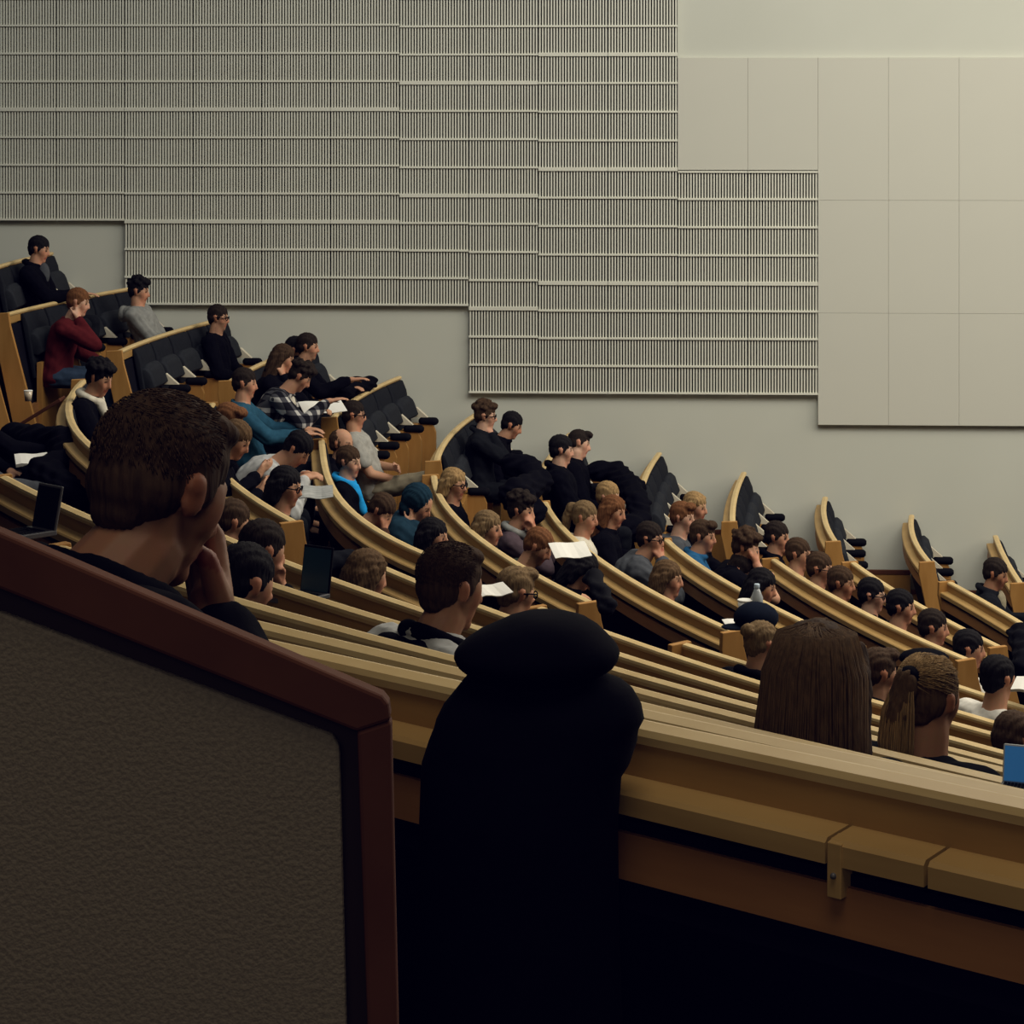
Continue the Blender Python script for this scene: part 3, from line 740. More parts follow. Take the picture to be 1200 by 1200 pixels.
def seat_person(sp):
    """put the head on the sight line of (u, v), in front of the bench of ring k"""
    u, v = sp['at']; k = sp.get('k'); 
    off = sp.get('off', .36) - .10
    blk = sp.get('b')
    def solve(hc):
        dd = off + hc.x; best = None
        if blk == 'W': cv, zt = WALLCV[k]; pts = WALLROW[k]
        elif blk == 'M': cv, zt = MIDCV[k], HT[k]; pts = MID[k]
        else: cv, zt = NEARCV[k], HT[k]; pts = NEAR[k]
        ta, tb = sorted((ang(unproj(pts[0][0], pts[0][1], zt)), ang(unproj(pts[-1][0], pts[-1][1], zt))))
        if blk == 'N': ta = -1.2
        prev = None; n = 400
        for i in range(n + 1):
            t = ta - .05 + (tb - ta + .10) * i / n
            p, d, o = cv.frame(t); q = p - o * dd
            if q.y < .8: prev = None; continue
            uu = q.x / q.y * F + 600 - u
            if best is None or abs(uu) < best[0] - 4: best0 = (abs(uu), q)
            if prev is not None and prev[0] * uu <= 0:
                f = prev[0] / (prev[0] - uu) if prev[0] != uu else 0; P = prev[1].lerp(q, f)
                z = ZC - (v - VH) / F * P.y; e = z - (zt - DROP + SEAT_H + hc.z)
                if best is None or abs(e) < abs(best[0]): best = (e, k, P, z)
            prev = (uu, q)
        if best is None:      # sight line passes the end of the bench: nearest point of the row
            c = min(((lambda q: (abs(q.x / q.y * F + 600 - u), q))(cv.p(t) - cv.frame(t)[2] * dd) for t in arc(ta - .1, tb + .1, 60)), key=lambda w: w[0])
            y = c[1].y; P = Vector(((u - 600) / F * y, y)); z = ZC - (v - VH) / F * y
            best = (z - (zt - DROP + SEAT_H + hc.z), k, P, z)
        return best
    def place(hc):
        if not sp.get('y'): b = solve(hc)
        else:
            y = sp['y']; P = Vector(((u - 600) / F * y, y)); z = ZC - (v - VH) / F * y
            kk = k if k is not None else 3; b = (z - (floor_z(kk) + SEAT_H + hc.z), kk, P, z)
        e, kk, P, z = b
        f = math.atan2(CY - P.y, CX - P.x) + math.radians(sp.get('turn', -12 if blk == 'M' else 0))
        LOG.append((sp['label'][:46], kk, round(P.y, 2), round(e, 2), 'headpx %d' % (.235 * F / P.y)))
        o = Vector((P.x, P.y, z)) - Matrix.Rotation(f, 3, 'Z') @ hc
        return f, o
    return person(sp, place)
#PEOPLE
PEOPLE = [
 # --- against the wall, upper left
 dict(at=(46, 292), b='W', k=2, lean=6, hair='short', hc='black', top='jacket', tc='black', R='desk', L='lap', inner='dgrey', pitch=14, label='dark-haired person in black jacket seated highest, at the upper left corner'),
 dict(at=(92, 354), b='W', k=3, lean=20, hair='short', hc='red', top='sweater', tc='maroon', R='cheek', L='thigh', lc='jeans', pitch=14, skin='pale', label='person in dark red sweater resting the face on a hand'),
 dict(at=(163, 341), y=19.3, b='W', k=3, lean=-14, hair='messy', hc='black', top='hoodie', tc='grey', R='cross', L='cross', pitch=10, lc='dgrey', off=.5, legs={'kn-1': (.32, -.13, .08), 'kn1': (.32, .13, .08), 'an-1': (.28, -.13, -.36), 'an1': (.28, .13, -.36)}, label='slouching dark-haired person in grey hoodie under the slatted panels'),
 dict(at=(256, 372), b='W', k=4, lean=4, hair='short', hc='dark', glasses=1, top='sweater', tc='black', R='lap', L='lap', beard=.35, label='person with glasses and dark printed top beside the wall, hands in lap'),
 # --- left part
 dict(at=(117, 443), b='M', k=4, lean=16, hair='messy', hc='black', top='jacket', tc='black', R='desk', L='desk', pitch=22, scarf='cream', label='bushy-haired person in black coat looking down, left of the foreground head'),
 dict(at=(-22, 452), y=13.4, k=3, lean=14, off=.5, hair='short', hc='black', top='jacket', tc='black', R=((.50, .10, .30), (0, 0, -1), (1, -.2, -.1), .5), L='lap', label='person in black jacket cut by the left edge, hand on a book'),
 dict(at=(-34, 492), y=12.5, k=3, lean=18, off=.4, hair='short', hc='brown', top='sweater', tc='dgrey', R=((.52, .12, .30), (0, 0, -1), (1, -.2, -.15), .4), L='lap', lc='beige', label='person with grey sleeve and beige trousers cut by left edge, hand over papers'),
 dict(at=(287, 449), b='W', k=5, lean=0, hair='short', hc='dark', top='sweater', tc='teal', R='desk', L='desk', yaw=-6, label='short-haired person in teal sweater, hands on desk'),
 dict(at=(332, 420), b='W', k=5, off=.30, lean=18, hair='long', hc='brown', top='jacket', tc='black', R='cheek', L='lap', pitch=18, label='person with long hair leaning on a raised hand at the wall'),
 dict(at=(347, 410), b='W', k=5, off=.30, lean=12, hair='short', hc='black', top='sweater', tc='char', R='lap', L='lap', pitch=12, label='black-haired person partly hidden behind the taller person at the wall'),
 dict(at=(361, 406), b='W', k=5, lean=14, hair='short', hc='dark', top='jacket', tc='black', R='out', L='desk', beard=.3, label='person in black jacket leaning over papers above the plaid shirt'),
 dict(at=(352, 441), b='W', k=5, lean=36, hair='messy', hc='dark', top='shirt', pat='plaid', R='out', L='write', pitch=38, inner='cream', label='person in black and white plaid shirt bent over a white sheet'),
 dict(at=(268, 494), y=13.6, b='M', k=5, lean=16, hair='quiff', hc='red', top='sweater', tc='black', R='phone', L='phone', pitch=24, label='red-haired person just behind the foreground head, looking down'),
 dict(at=(277, 515), y=13.0, b='M', k=5, lean=22, hair='short', hc='lbrown', top='jacket', tc='black', R='phone', L='phone', pitch=30, off=.42, label='fair brown-haired person holding a phone next to the foreground head'),
 dict(at=(349, 526), y=13.8, b='M', k=5, lean=52, hair='short', hc='black', top='hoodie', tc='lgrey', R='write', L='write', pitch=46, label='black-haired person in light grey hoodie bent far forward'),
 dict(at=(335, 570), y=12.4, b='M', k=5, lean=10, hair='bob', hc='black', glasses=1, top='sweater', tc='char', R='desk', L='lap', pitch=12, lc='jeans', hcs='black', label='person with black bobbed hair and glasses in charcoal top'),
 dict(at=(415, 486), y=17.6, b='W', k=6, lean=-14, hair='short', hc='dark', glasses=1, top='tee', tc='tee', R='lap', L='cross', lc='khaki', pitch=6, legs={'kn-1': (.46, -.16, .20), 'kn1': (.46, .12, .12)}, label='person in pale grey t-shirt with glasses lounging, arms folded'),
 dict(at=(401, 520), y=16.3, b='M', k=6, lean=10, hair='bald', hc='brown', top='jacket', tc='black', off=.34, R='lap', L='lap', label='person with receding short hair behind the bright blue jacket'),
 dict(at=(409, 541), y=15.8, b='M', k=6, lean=4, hair='short', hc='brown', top='jacket', tc='black', scarf='bright', R='lap', L='lap', skin='pale', label='person with brown hair and shiny bright blue scarf'),
 dict(at=(447, 598), y=14.6, b='M', k=6, lean=38, hair='short', hc='brown', top='sweater', tc='brown', R='brow', L='lap', pitch=42, label='brown-haired person bowed low between two curved benches'),
 dict(at=(492, 592), y=14.9, b='M', k=6, lean=34, hair='hoodup', capc='dteal', hc='black', top='jacket', tc='dteal', bulk=.05, R='cheek', L='lap', pitch=30, label='person in dark teal coat with hood up, head on hand'),
 dict(at=(508, 629), y=13.3, b='M', k=6, lean=10, hair='long', hc='black', top='jacket', tc='black', R='lap', L='lap', label='woman with long black hair beside the foreground brown-haired man'),
 # --- wall, centre
 dict(at=(569, 487), b='W', k=7, lean=10, hair='messy', hc='brown', glasses=1, top='jacket', tc='char', inner='maroon', R='chin', L='lap', skin='pale', label='curly-haired person with glasses and red shirt, chin on hand'),
 dict(at=(600, 498), b='W', k=7, lean=30, off=.30, hair='short', hc='black', top='jacket', tc='black', bulk=.03, R='lap', L='lap', pitch=26, label='black-haired person in black coat leaning forward at the wall'),
 dict(at=(532, 567), y=15.7, b='M', k=7, lean=2, hair='bob', hc='blond', glasses=1, top='sweater', tc='black', R='lap', L='lap', label='blonde woman with glasses at the head of a curved bench'),
 dict(at=(572, 619), y=14.3, b='M', k=7, lean=8, hair='bob', hc='dblond', top='sweater', tc='black', R='lap', L='lap', label='person with fair bobbed hair and black top, mid-row'),
 dict(at=(611, 598), y=14.9, b='M', k=7, lean=18, hair='messy', hc='dark', top='sweater', tc='purple', scarf='grey', R='mouth', L='mouth', pitch=10, label='dark-haired person with striped scarf, both hands at the mouth'),
 dict(at=(631, 640), y=13.7, b='M', k=7, lean=22, hair='short', hc='red', beard=.75, top='sweater', tc='green', R='write', L='lap', pitch=32, off=.4, label='red-bearded person with short ginger hair reading a white sheet'),
 dict(at=(658, 527), b='W', k=8, lean=2, hair='short', hc='black', top='jacket', tc='black', bulk=.03, R='lap', L='lap', skin='pale', label='black-haired person in black coat, left of the pair by the wall'),
 dict(at=(679, 520), b='W', k=8, lean=8, hair='quiff', hc='dark', top='jacket', tc='black', bulk=.03, R='lap', L='lap', roll=-16, pitch=14, skin='pale', label='person with tilted head and high black collar, right of the pair by the wall'),
 dict(at=(686, 606), y=15.6, b='M', k=8, lean=6, hair='ponytail', hc='dblond', top='sweater', tc='cream', R='lap', L='lap', pitch=10, label='woman with fair ponytail and cream sweater'),
 dict(at=(713, 582), y=16.6, b='M', k=8, lean=8, hair='short', hc='blond', top='jacket', tc='black', off=.34, R='lap', L='lap', skin='pale', label='blond short-haired person behind the red-blonde woman'),
 dict(at=(719, 599), y=16.0, b='M', k=8, lean=12, hair='long', hc='red', top='jacket', tc='black', R='lap', L='lap', pitch=14, label='woman with long red-blonde hair and black coat'),
 dict(at=(762, 631), y=15.0, b='M', k=8, lean=28, hair='short', hc='dark', glasses=1, top='hoodie', tc='dgrey', bulk=.03, R='mouth', L='desk', label='person with glasses and slate grey hoodie, hand at mouth'),
 dict(at=(783, 678), y=13.8, b='M', k=8, lean=4, hair='bob', hc='lbrown', top='sweater', tc='black', R='lap', L='lap', label='smiling fair-brown-haired person between two curved benches'),
 dict(at=(683, 668), y=13.2, b='M', k=7, lean=36, hair='bob', hc='black', top='jacket', tc='black', bulk=.02, R='lap', L='lap', pitch=30, lc='khaki', label='black-haired person in khaki trousers bent forward by the bench end'),
 dict(at=(800, 606), y=16.2, b='M', k=9, lean=10, hair='quiff', hc='red', top='hoodie', tc='dgrey', R='lap', L='lap', skin='pale', label='red-haired person in dark grey hoodie near the wall'),
 dict(at=(815, 594), y=16.7, b='M', k=9, lean=4, hair='bob', hc='blond', top='sweater', tc='black', R='lap', L='lap', off=.3, label='blonde person partly hidden behind the red-haired one'),
 dict(at=(824, 628), y=15.6, b='M', k=9, lean=24, hair='quiff', hc='brown', top='jacket', tc='blue', R='out', L='desk', bulk=.025, label='brown-haired person in blue jacket reaching forward'),
 dict(at=(874, 641), y=14.8, b='M', k=9, lean=22, hair='messy', hc='brown', top='tee', tc='black', R='brow', L='lap', pitch=18, label='auburn-haired person with hand on forehead'),
 dict(at=(911, 629), y=16.3, b='M', k=10, lean=8, hair='short', hc='dark', top='jacket', tc='black', R='lap', L='lap', label='dark-haired person at the front of the armrests by the wall'),
 dict(at=(936, 649), y=15.9, b='M', k=10, lean=6, hair='short', hc='brown', top='sweater', pat='stripes', R='lap', L='lap', label='brown-haired person in a striped sweater'),
 dict(at=(868, 668), y=14.8, b='M', k=9, lean=14, hair='short', hc='dark', top='jacket', tc='black', R='lap', L='lap', pitch=38, off=.42, label='dark-haired person with bowed head and bare neck'),
 dict(at=(893, 687), y=14.0, b='M', k=9, lean=12, hair='bob', hc='black', top='jacket', tc='navy', lc='jeans', R='lap', L='lap', pitch=16, label='person with black bobbed hair behind a water bottle'),
 dict(at=(961, 666), y=15.45, b='M', k=10, lean=6, hair='short', hc='brown', glasses=1, top='jacket', tc='black', R='lap', L='lap', label='auburn-haired person with glasses, leftmost of the row of profiles'),
 dict(at=(986, 683), y=15.1, b='M', k=10, lean=4, hair='short', hc='brown', top='sweater', tc='brown', R='lap', L='lap', skin='mid', label='brown-haired person with short neck collar, second of the row of profiles'),
 dict(at=(1022, 697), y=14.8, b='M', k=10, lean=4, hair='short', hc='black', glasses=1, top='jacket', tc='black', R='lap', L='lap', skin='pale', label='person with black hair and glasses in the row of profiles'),
 dict(at=(1056, 711), y=14.4, b='M', k=10, lean=6, hair='short', hc='black', top='sweater', tc='black', R='lap', L='lap', label='black-haired person touching the face in the row of profiles'),
 dict(at=(1094, 735), y=13.85, b='M', k=10, lean=6, hair='short', hc='dark', top='sweater', tc='brown', R='lap', L='lap', label='dark brown-haired person near the end of the row of profiles'),
 dict(at=(1136, 760), y=13.3, b='M', k=10, lean=6, hair='short', hc='black', top='sweater', tc='white', R='lap', L='lap', label='black-haired person in white top at the bench end'),
 dict(at=(1167, 672), y=16.4, b='M', k=12, lean=12, hair='short', hc='dark', top='jacket', tc='char', tie=1, inner='beige', R='desk', L='desk', pitch=16, skin='mid', label='dark-haired person in suit jacket with brown tie at the right'),
 # --- near block
 dict(at=(1030, 788), b='N', k=7, lean=8, hair='quiff', hc='brown', top='jacket', tc='black', R='mouth', L='lap', turn=-10, yaw=-4, label='brown-haired person between the long-haired and the ponytailed woman'),
 dict(at=(1170, 795), b='N', k=8, lean=8, hair='short', hc='black', top='tee', tc='white', R='desk', L='desk', yaw=0, label='black-haired person in white t-shirt seen from behind'),
 dict(at=(1187, 868), b='N', k=6, lean=24, hair='crop', hc='brown', top='sweater', tc='black', R='desk', L='desk', pitch=30, label='cropped brown head low at the right edge above the blue laptop'),
 dict(at=(893, 754), b='N', k=6, hs=.76, lean=8, hair='bun', hc='dblond', glasses=1, top='jacket', tc='black', inner='cream', R='desk', L='desk', label='blonde person with bun seen from behind left of the long-haired woman'),
 dict(at=(430, 675), b='N', k=4, lean=20, hair='bob', hc='lbrown', top='sweater', tc='black', R='desk', L='desk', pitch=14, label='light brown-haired girl writing low between the near benches'),
 dict(at=(605, 694), b='N', k=5, lean=14, hair='quiff', hc='dblond', glasses=1, top='jacket', tc='black', R='desk', L='desk', pitch=12, label='fair-haired man with glasses right of the brown-haired man'),
 dict(at=(308, 645), b='N', k=3, lean=18, hair='short', hc='dark', top='jacket', tc='black', R='mouth', L='mouth', pitch=16, label='dark-haired person with folded hands before the mouth'),
 dict(at=(288, 683), b='N', k=2, lean=16, hair='short', hc='black', top='jacket', tc='black', R='desk', L='desk', pitch=18, label='black-haired person low beside the foreground man\'s hand'),
 dict(at=(272, 612), b='N', k=4, lean=20, hair='short', hc='brown', top='jacket', tc='black', R='phone', L='phone', pitch=18, label='brown-haired person just right of the foreground face'),
]
for _i, _p in enumerate(PEOPLE):
    _p['seed'] = _i + 3; seat_person(_p)
# --- four large figures of the near block
def fine_short(m, HM, R):
    for i in range(2600):
        a = R.uniform(-PI, PI); b = math.asin(R.uniform(-.35, 1))
        d = Vector((math.cos(b) * math.cos(a), math.cos(b) * math.sin(a), math.sin(b)))
        if d.x > .35 and d.z < .55: continue
        if d.z < -.05 and d.x > -.1: continue
        c = Vector((-.018 + .106 * d.x, .086 * d.y, .042 + .091 * d.z))
        if d.z < .1: c.x = min(c.x, -.018 + .9 * (c.x + .018))
        fl = Vector((.7, R.uniform(-.3, .3), -.2)) + d * .35 + Vector((0, 0, -.7 if d.z < .4 else 0))
        l = R.uniform(.006, .011) * (1.25 if d.z > .6 else 1)
        p = HM @ c; q = HM @ (c + fl.normalized() * l)
        m.tube([p, p.lerp(q, .6), q], [.0009, .0008, .0003], 3)
def fine_long(m, HM, R, n=1300, ln=.36):
    for i in range(n):
        a = R.uniform(.35, 2 * PI - .35); 
        top = Vector((R.uniform(-.05, .03), R.uniform(-.012, .012), .128))
        s = Vector((-.02 + .112 * math.cos(a), .094 * math.sin(a), .035))
        e = Vector((-.065 + .062 * math.cos(a), .098 * math.sin(a), -ln + R.uniform(-.03, .06)))
        if s.x > .03: e = Vector((.0, .1 * math.sin(a), -ln * .8))
        w = R.uniform(.96, 1.06); wv = R.uniform(-.012, .012)
        pts = [top, Vector((s.x * .75, s.y * .80, .105)), Vector((s.x * w, s.y * w, .035)), Vector(((s.x * .6 + e.x * .4) - .01 + wv, (s.y * .5 + e.y * .5) * 1.06 * w, -.09)), Vector((e.x, e.y * w + R.uniform(-.008, .008), e.z * .7)), Vector((e.x, e.y * .93 * w + R.uniform(-.012, .012), e.z))]
        m.tube([HM @ p for p in pts], [.0012, .0022, .0024, .0022, .002, .0009], 4)
def fine_pony(m, HM, R):
    for i in range(1100):
        a = R.uniform(.5, 2 * PI - .5); b = R.uniform(-.3, 1.2)
        if R.random() > .25 + .6 * max(b, 0): continue
        s = Vector((-.018 + .112 * math.cos(b) * math.cos(a), .090 * math.cos(b) * math.sin(a), .044 + .094 * math.sin(b)))
        if s.x > .045 and s.z < .09: continue
        e = Vector((-.118, R.uniform(-.012, .012), .064 + R.uniform(-.012, .012))); mid = s.lerp(e, .5); c0 = Vector((-.018, 0, .044)); q = mid - c0
        q = Vector((q.x / .112, q.y / .090, q.z / .094)); q = q / max(q.length, .1) * 1.012
        mid = c0 + Vector((q.x * .112, q.y * .090, q.z * .094))
        m.tube([HM @ p for p in (s, mid, e)], [.0006, .0013, .0011], 4)
    for i in range(520):
        a = R.uniform(0, 2 * PI); r = R.uniform(.3, 1); sp_ = R.uniform(.7, 1.5); ln = R.uniform(.20, .30)
        p = [Vector((-.116, .014 * r * math.sin(a), .062 + .014 * r * math.cos(a))), Vector((-.145 + .014 * math.cos(a), .024 * r * math.sin(a) * sp_, .045)), Vector((-.160 + .032 * r * math.cos(a), .040 * r * math.sin(a) * sp_, -.04)), Vector((-.155 + .036 * r * math.cos(a), .044 * r * math.sin(a) * sp_, -.13)), Vector((-.135 + .03 * r * math.cos(a), .036 * r * math.sin(a) * sp_, -ln))]
        m.tube([HM @ q for q in p], [.0014, .002, .0021, .002, .0008], 4)
seat_person(dict(at=(189, 572), y=2.72, k=-1, lean=50, pitch=24, yaw=4, turn=-4, hair='crop', hc='brown', fine=fine_short, hamp=.0015, hvox=.005, vox=.0045, bsm=1, top='jacket', tc='black', R='fist', L='lap', skin='tan', bulk=.02, collar=1, hs=.88, hk=1.12, seed=1,
    label='large foreground man with cropped brown hair, hand at his chin, behind the partition'))
seat_person(dict(at=(529, 688), b='N', k=2, hs=.9, lean=28, pitch=12, yaw=0, turn=-6, hair='crop', hc='brown', fine=fine_short, hamp=.0015, hvox=.006, vox=.007, top='jacket', tc='lgrey', hoodc='black', R='desk', L='desk', skin='mid', seed=2, scarf='black',
    label='brown-haired man in pale jacket with black collar seen from behind'))
seat_person(dict(at=(958, 806), b='N', k=2, hs=1.12, lean=8, pitch=4, turn=24, hair='long', hc='brown', hcs='lbrown', fine=fine_long, hamp=.002, hvox=.006, vox=.008, top='sweater', tc='black', R='lap', L='lap', seed=3,
    label='woman with long straight light brown hair seen from behind'))
seat_person(dict(at=(1090, 818), b='N', k=3, lean=8, pitch=10, turn=0, hair='ponytail', hc='lbrown', hcs='blond', hs=.84, band=1, fine=fine_pony, hamp=.002, hvox=.006, vox=.007, top='sweater', tc='black', R='lap', L='lap', skin='mid', seed=4,
    label='woman with blonde ponytail and black top at the lower right'))
flush()
# ------------------------------------------------------------------ belongings
def loft_px(name, lst, mat, y, label, cat, depth=.5, n=18, wob=.0, parent=None, rot=0):
    """closed body from (v, u_left, u_right, depth) stations at depth y"""
    rs = []
    org = at((lst[-1][1] + lst[-1][2]) / 2, lst[-1][0], y)
    for v, ul, ur, dp in lst:
        c = at((ul + ur) / 2, v, y) - org; hw = (ur - ul) / 2 * y / F
        rs.append([c + Vector((math.cos(2 * PI * j / n) * hw * (1 + wob * math.sin(3 * j + v)), math.sin(2 * PI * j / n) * dp, 0)) for j in range(n)])
    m = MB(); m.rings(rs); o = m.build(name, mat, parent, True)
    if parent is None: o.location = org; tag(o, label, cat)
    sb = o.modifiers.new('s', 'SUBSURF'); sb.levels = 1; sb.render_levels = 2
    return o
COATM = noisy('black_coat_cloth', (.0035, .0035, .006, 1), (.0025, .0025, .0045, 1), nscale=18, rough=.95, spec=.05, bump=.2)
p, d, o_ = NEARCV[0].frame(ang(on_ring(625, RR[0])[0]))
CY_ = p.y - .20
coat = empty('hooded_coat', 'black hooded coat draped over the nearest bench, its hood puffed up on top', 'coat', at(625, 1420, CY_))
for nm, st in (('hood', [(719, 618, 660, .02), (721, 607, 674, .035), (726, 592, 690, .05), (733, 577, 701, .06), (742, 558, 711, .07), (750, 546, 719, .075), (758, 537, 725, .08), (765, 532, 727, .08), (772, 532, 725, .08), (780, 536, 719, .075), (787, 545, 709, .065), (795, 556, 698, .055), (812, 566, 690, .04)]),
               ('body', [(780, 572, 690, .03), (789, 550, 707, .045), (797, 542, 729, .055), (808, 534, 743, .06), (824, 521, 751, .07), (842, 512, 755, .075), (852, 508, 749, .075), (868, 503, 746, .08), (893, 495, 738, .08), (907, 493, 728, .085), (960, 491, 725, .085), (1080, 488, 726, .09), (1200, 480, 730, .09), (1420, 472, 742, .09)])):
    l = loft_px(nm, st, COATM, CY_, '', '', n=30, wob=.006, parent=coat)
    l.location = at((st[-1][1] + st[-1][2]) / 2, st[-1][0], CY_) - coat.location
    l.modifiers.clear()
def sheet(name, c, sx, sy, rz, label, cat='paper', mat=PAPER, tilt=0, th=.004):
    m = MB(); nx = 6; rs = []
    for i in range(nx + 1):
        x = -sx / 2 + sx * i / nx; b = .006 * math.sin(i * 1.3)
        rs.append([Vector((x, -sy / 2, b)), Vector((x, sy / 2, b * .6)), Vector((x, sy / 2, b * .6 + th)), Vector((x, -sy / 2, b + th))])
    m.rings(rs); o = m.build(name, mat); o.location = c; o.rotation_euler = (tilt, 0, rz); tag(o, label, cat); return o
def ring_at(u, k, off):
    P = on_ring(u, RR[k] + off)
    return P[0]
def on_px(u, v, z): # point of the sight line at height z
    y = (ZC - z) * F / (v - VH); return Vector(((u - 600) / F * y, y, z))
def desk_z(k): return HT[k] - .072
sheet('paper_sheet', at(378, 477, 17.2), .34, .24, .3, 'white sheet lying before the plaid-shirted person', tilt=.25)
sheet('paper_sheet', at(668, 645, 12.9), .22, .17, .25, 'white sheet read by the red-bearded person', tilt=.35)
sheet('paper_sheet', at(37, 541, 13.0), .19, .14, .3, 'folded white papers at the left edge under a hand', tilt=.3, th=.02)
sheet('magazine', at(370, 577, 12.9), .2, .16, .1, 'striped pale magazine held by the person with black bob', 'magazine', mat=noisy('grey_print', (.42, .43, .42, 1), (.2, .21, .21, 1), (2, 14, 2), 5), tilt=.3)
sheet('paper_sheet', at(576, 692, 9.6), .16, .10, .5, 'small white sheet beside the fair-haired man with glasses', tilt=.3)
sheet('notebook', at(1218, 806, 9.6), .22, .15, -.4, 'open pale notebook at the right edge before the white t-shirt', 'notebook', tilt=.15, th=.012)
def laptop(label, c, rz, w, h, lidcol, scr, ang_):
    r = empty('laptop', label, 'laptop', c, rz)
    m = MB(); m.box((-w / 2, 0, 0), (w / 2, h, .016)); m.build('base', STEEL, r, bevel=.003)
    K = MB()
    for i in range(5):
        for j in range(11): K.box((-w * .42 + j * w * .078, h * .12 + i * h * .11, .016), (-w * .42 + j * w * .078 + w * .062, h * .12 + i * h * .11 + h * .085, .018))
    K.build('keyboard', BLACKV, r)
    M = Matrix.Translation((0, h, .012)) @ Matrix.Rotation(ang_, 4, 'X')
    m = MB(); m.box((-w / 2, -.008, 0), (w / 2, 0, h), M); lid = m.build('lid', lidcol, r, bevel=.002)
    m = MB(); m.box((-w * .47, -.0095, h * .05), (w * .47, -.0078, h * .95), M); m.build('screen', scr, lid)
    return r
SCR = noisy('dim_screen', (.006, .008, .012, 1), (.005, .006, .010, 1), rough=.25)
def screen_mat(name, col, k):
    m, nt, b = base_mat(name, col, .3, .4); b.inputs['Emission Color'].default_value = col; b.inputs['Emission Strength'].default_value = k; return m
BLUEL = screen_mat('blue_screen', (.012, .10, .26, 1), .45) if 1 else noisy('blue_lid', (.012, .085, .21, 1), (.010, .07, .18, 1), nscale=3, rough=.35)
GREYL = noisy('pale_lid_frame', (.42, .45, .48, 1), (.38, .41, .44, 1), rough=.4)
DBL = noisy('dark_blue_lid', (.020, .055, .095, 1), (.016, .046, .08, 1), rough=.4)
def laptop_face(label, u0, u1, v0, v1, y, rz, mat, frame, tilt=-.25):
    """laptop whose lid centre shows at the given place; rz = heading of the screen normal"""
    w = (u1 - u0) * y / F / max(.35, abs(math.cos(rz))); h = (v1 - v0) * y / F / math.cos(tilt)
    c = at((u0 + u1) / 2, v1, y)
    r = empty('laptop', label, 'laptop', c, rz)
    m = MB(); m.box((-w / 2, -h, -.008), (w / 2, .01, .008)); m.build('base', STEEL, r, bevel=.003)
    K = MB()
    for i in range(5):
        for j in range(11): K.box((-w * .42 + j * w * .078, -h * .75 + i * h * .12, .008), (-w * .42 + j * w * .078 + w * .062, -h * .75 + i * h * .12 + h * .09, .010))
    K.build('keyboard', BLACKV, r)
    M = Matrix.Rotation(tilt, 4, 'X')
    m = MB(); m.box((-w / 2, 0, .005), (w / 2, .008, h), M); lid = m.build('lid', frame, r, bevel=.003)
    m = MB(); m.box((-w * .46, -.0015, h * .06), (w * .46, .0, h * .95), M); m.build('screen', mat, lid)
    m = MB(); m.box((-w * .46, .008, h * .06), (w * .46, .0092, h * .95), M); m.build('lid_cover', mat, lid)
    return r
laptop_face('open dark laptop on the desk at the left edge', 33, 67, 569, 622, 6.6, -.75, SCR, STEEL, -.2)
laptop_face('laptop with dark blue raised screen before the folded hands', 350, 386, 641, 696, 7.4, -.6, DBL, BLACKV, -.15)
laptop_face('laptop with bright blue screen in pale frame at the right edge', 1176, 1225, 877, 922, 4.2, -.35, BLUEL, GREYL, -.3)
# bottle, cup, cap on the desk
def lathe(name, prof, mat, parent=None, n=14):
    m = MB(); m.rings([[Vector((r * math.cos(2 * PI * j / n), r * math.sin(2 * PI * j / n), z)) for j in range(n)] for r, z in prof]); return m.build(name, mat, parent, True)
GLASS = noisy('clear_plastic', (.40, .43, .45, 1), (.34, .37, .40, 1), nscale=12, rough=.15, spec=.6)
b = empty('water_bottle', 'small clear water bottle standing on the bench ledge by the dark cap', 'bottle', at(887, 724, 10.9))
lathe('bottle_body', [(.028, 0), (.031, .01), (.031, .04), (.028, .05), (.031, .06), (.030, .10), (.018, .13), (.012, .145)], GLASS, b)
lathe('bottle_cap', [(.013, .145), (.014, .148), (.014, .165), (.012, .167)], noisy('pale_blue_cap', (.5, .6, .7, 1), (.45, .55, .65, 1)), b)
c = empty('paper_cup', 'white paper cup left of the water bottle', 'cup', at(873, 724, 10.9))
lathe('cup_body', [(.026, 0), (.036, .085), (.034, .085), (.024, .004)], PAPER, c); lathe('rim', [(.0355, .083), (.0385, .085), (.0385, .089), (.0355, .090)], PAPER, c)
h = empty('knit_cap', 'dark navy cap lying on the ledge in front of the bottle', 'cap', at(886, 736, 10.6))
m = MB(); m.ell((0, 0, .05), (.11, .10, .075)); m.build('crown', cloth_mat('navy'), h, True)
m = MB(); m.ell((-.10, -.02, .01), (.07, .06, .012)); m.build('brim', cloth_mat('navy'), h, True)
sheet('paper_sheet', at(868, 731, 10.7), .16, .1, .2, 'crumpled white sheet beside the dark cap', tilt=.2)
h = empty('black_beret', 'black soft cap lying on the bench top behind the ponytailed woman', 'cap', at(1083, 782, 9.6))
m = MB(); m.ell((0, 0, .04), (.11, .09, .04)); m.build('crown', cloth_mat('black'), h, True)
m = MB(); m.ell((0, 0, .012), (.085, .07, .016)); m.build('band', BLACKV, h, True)
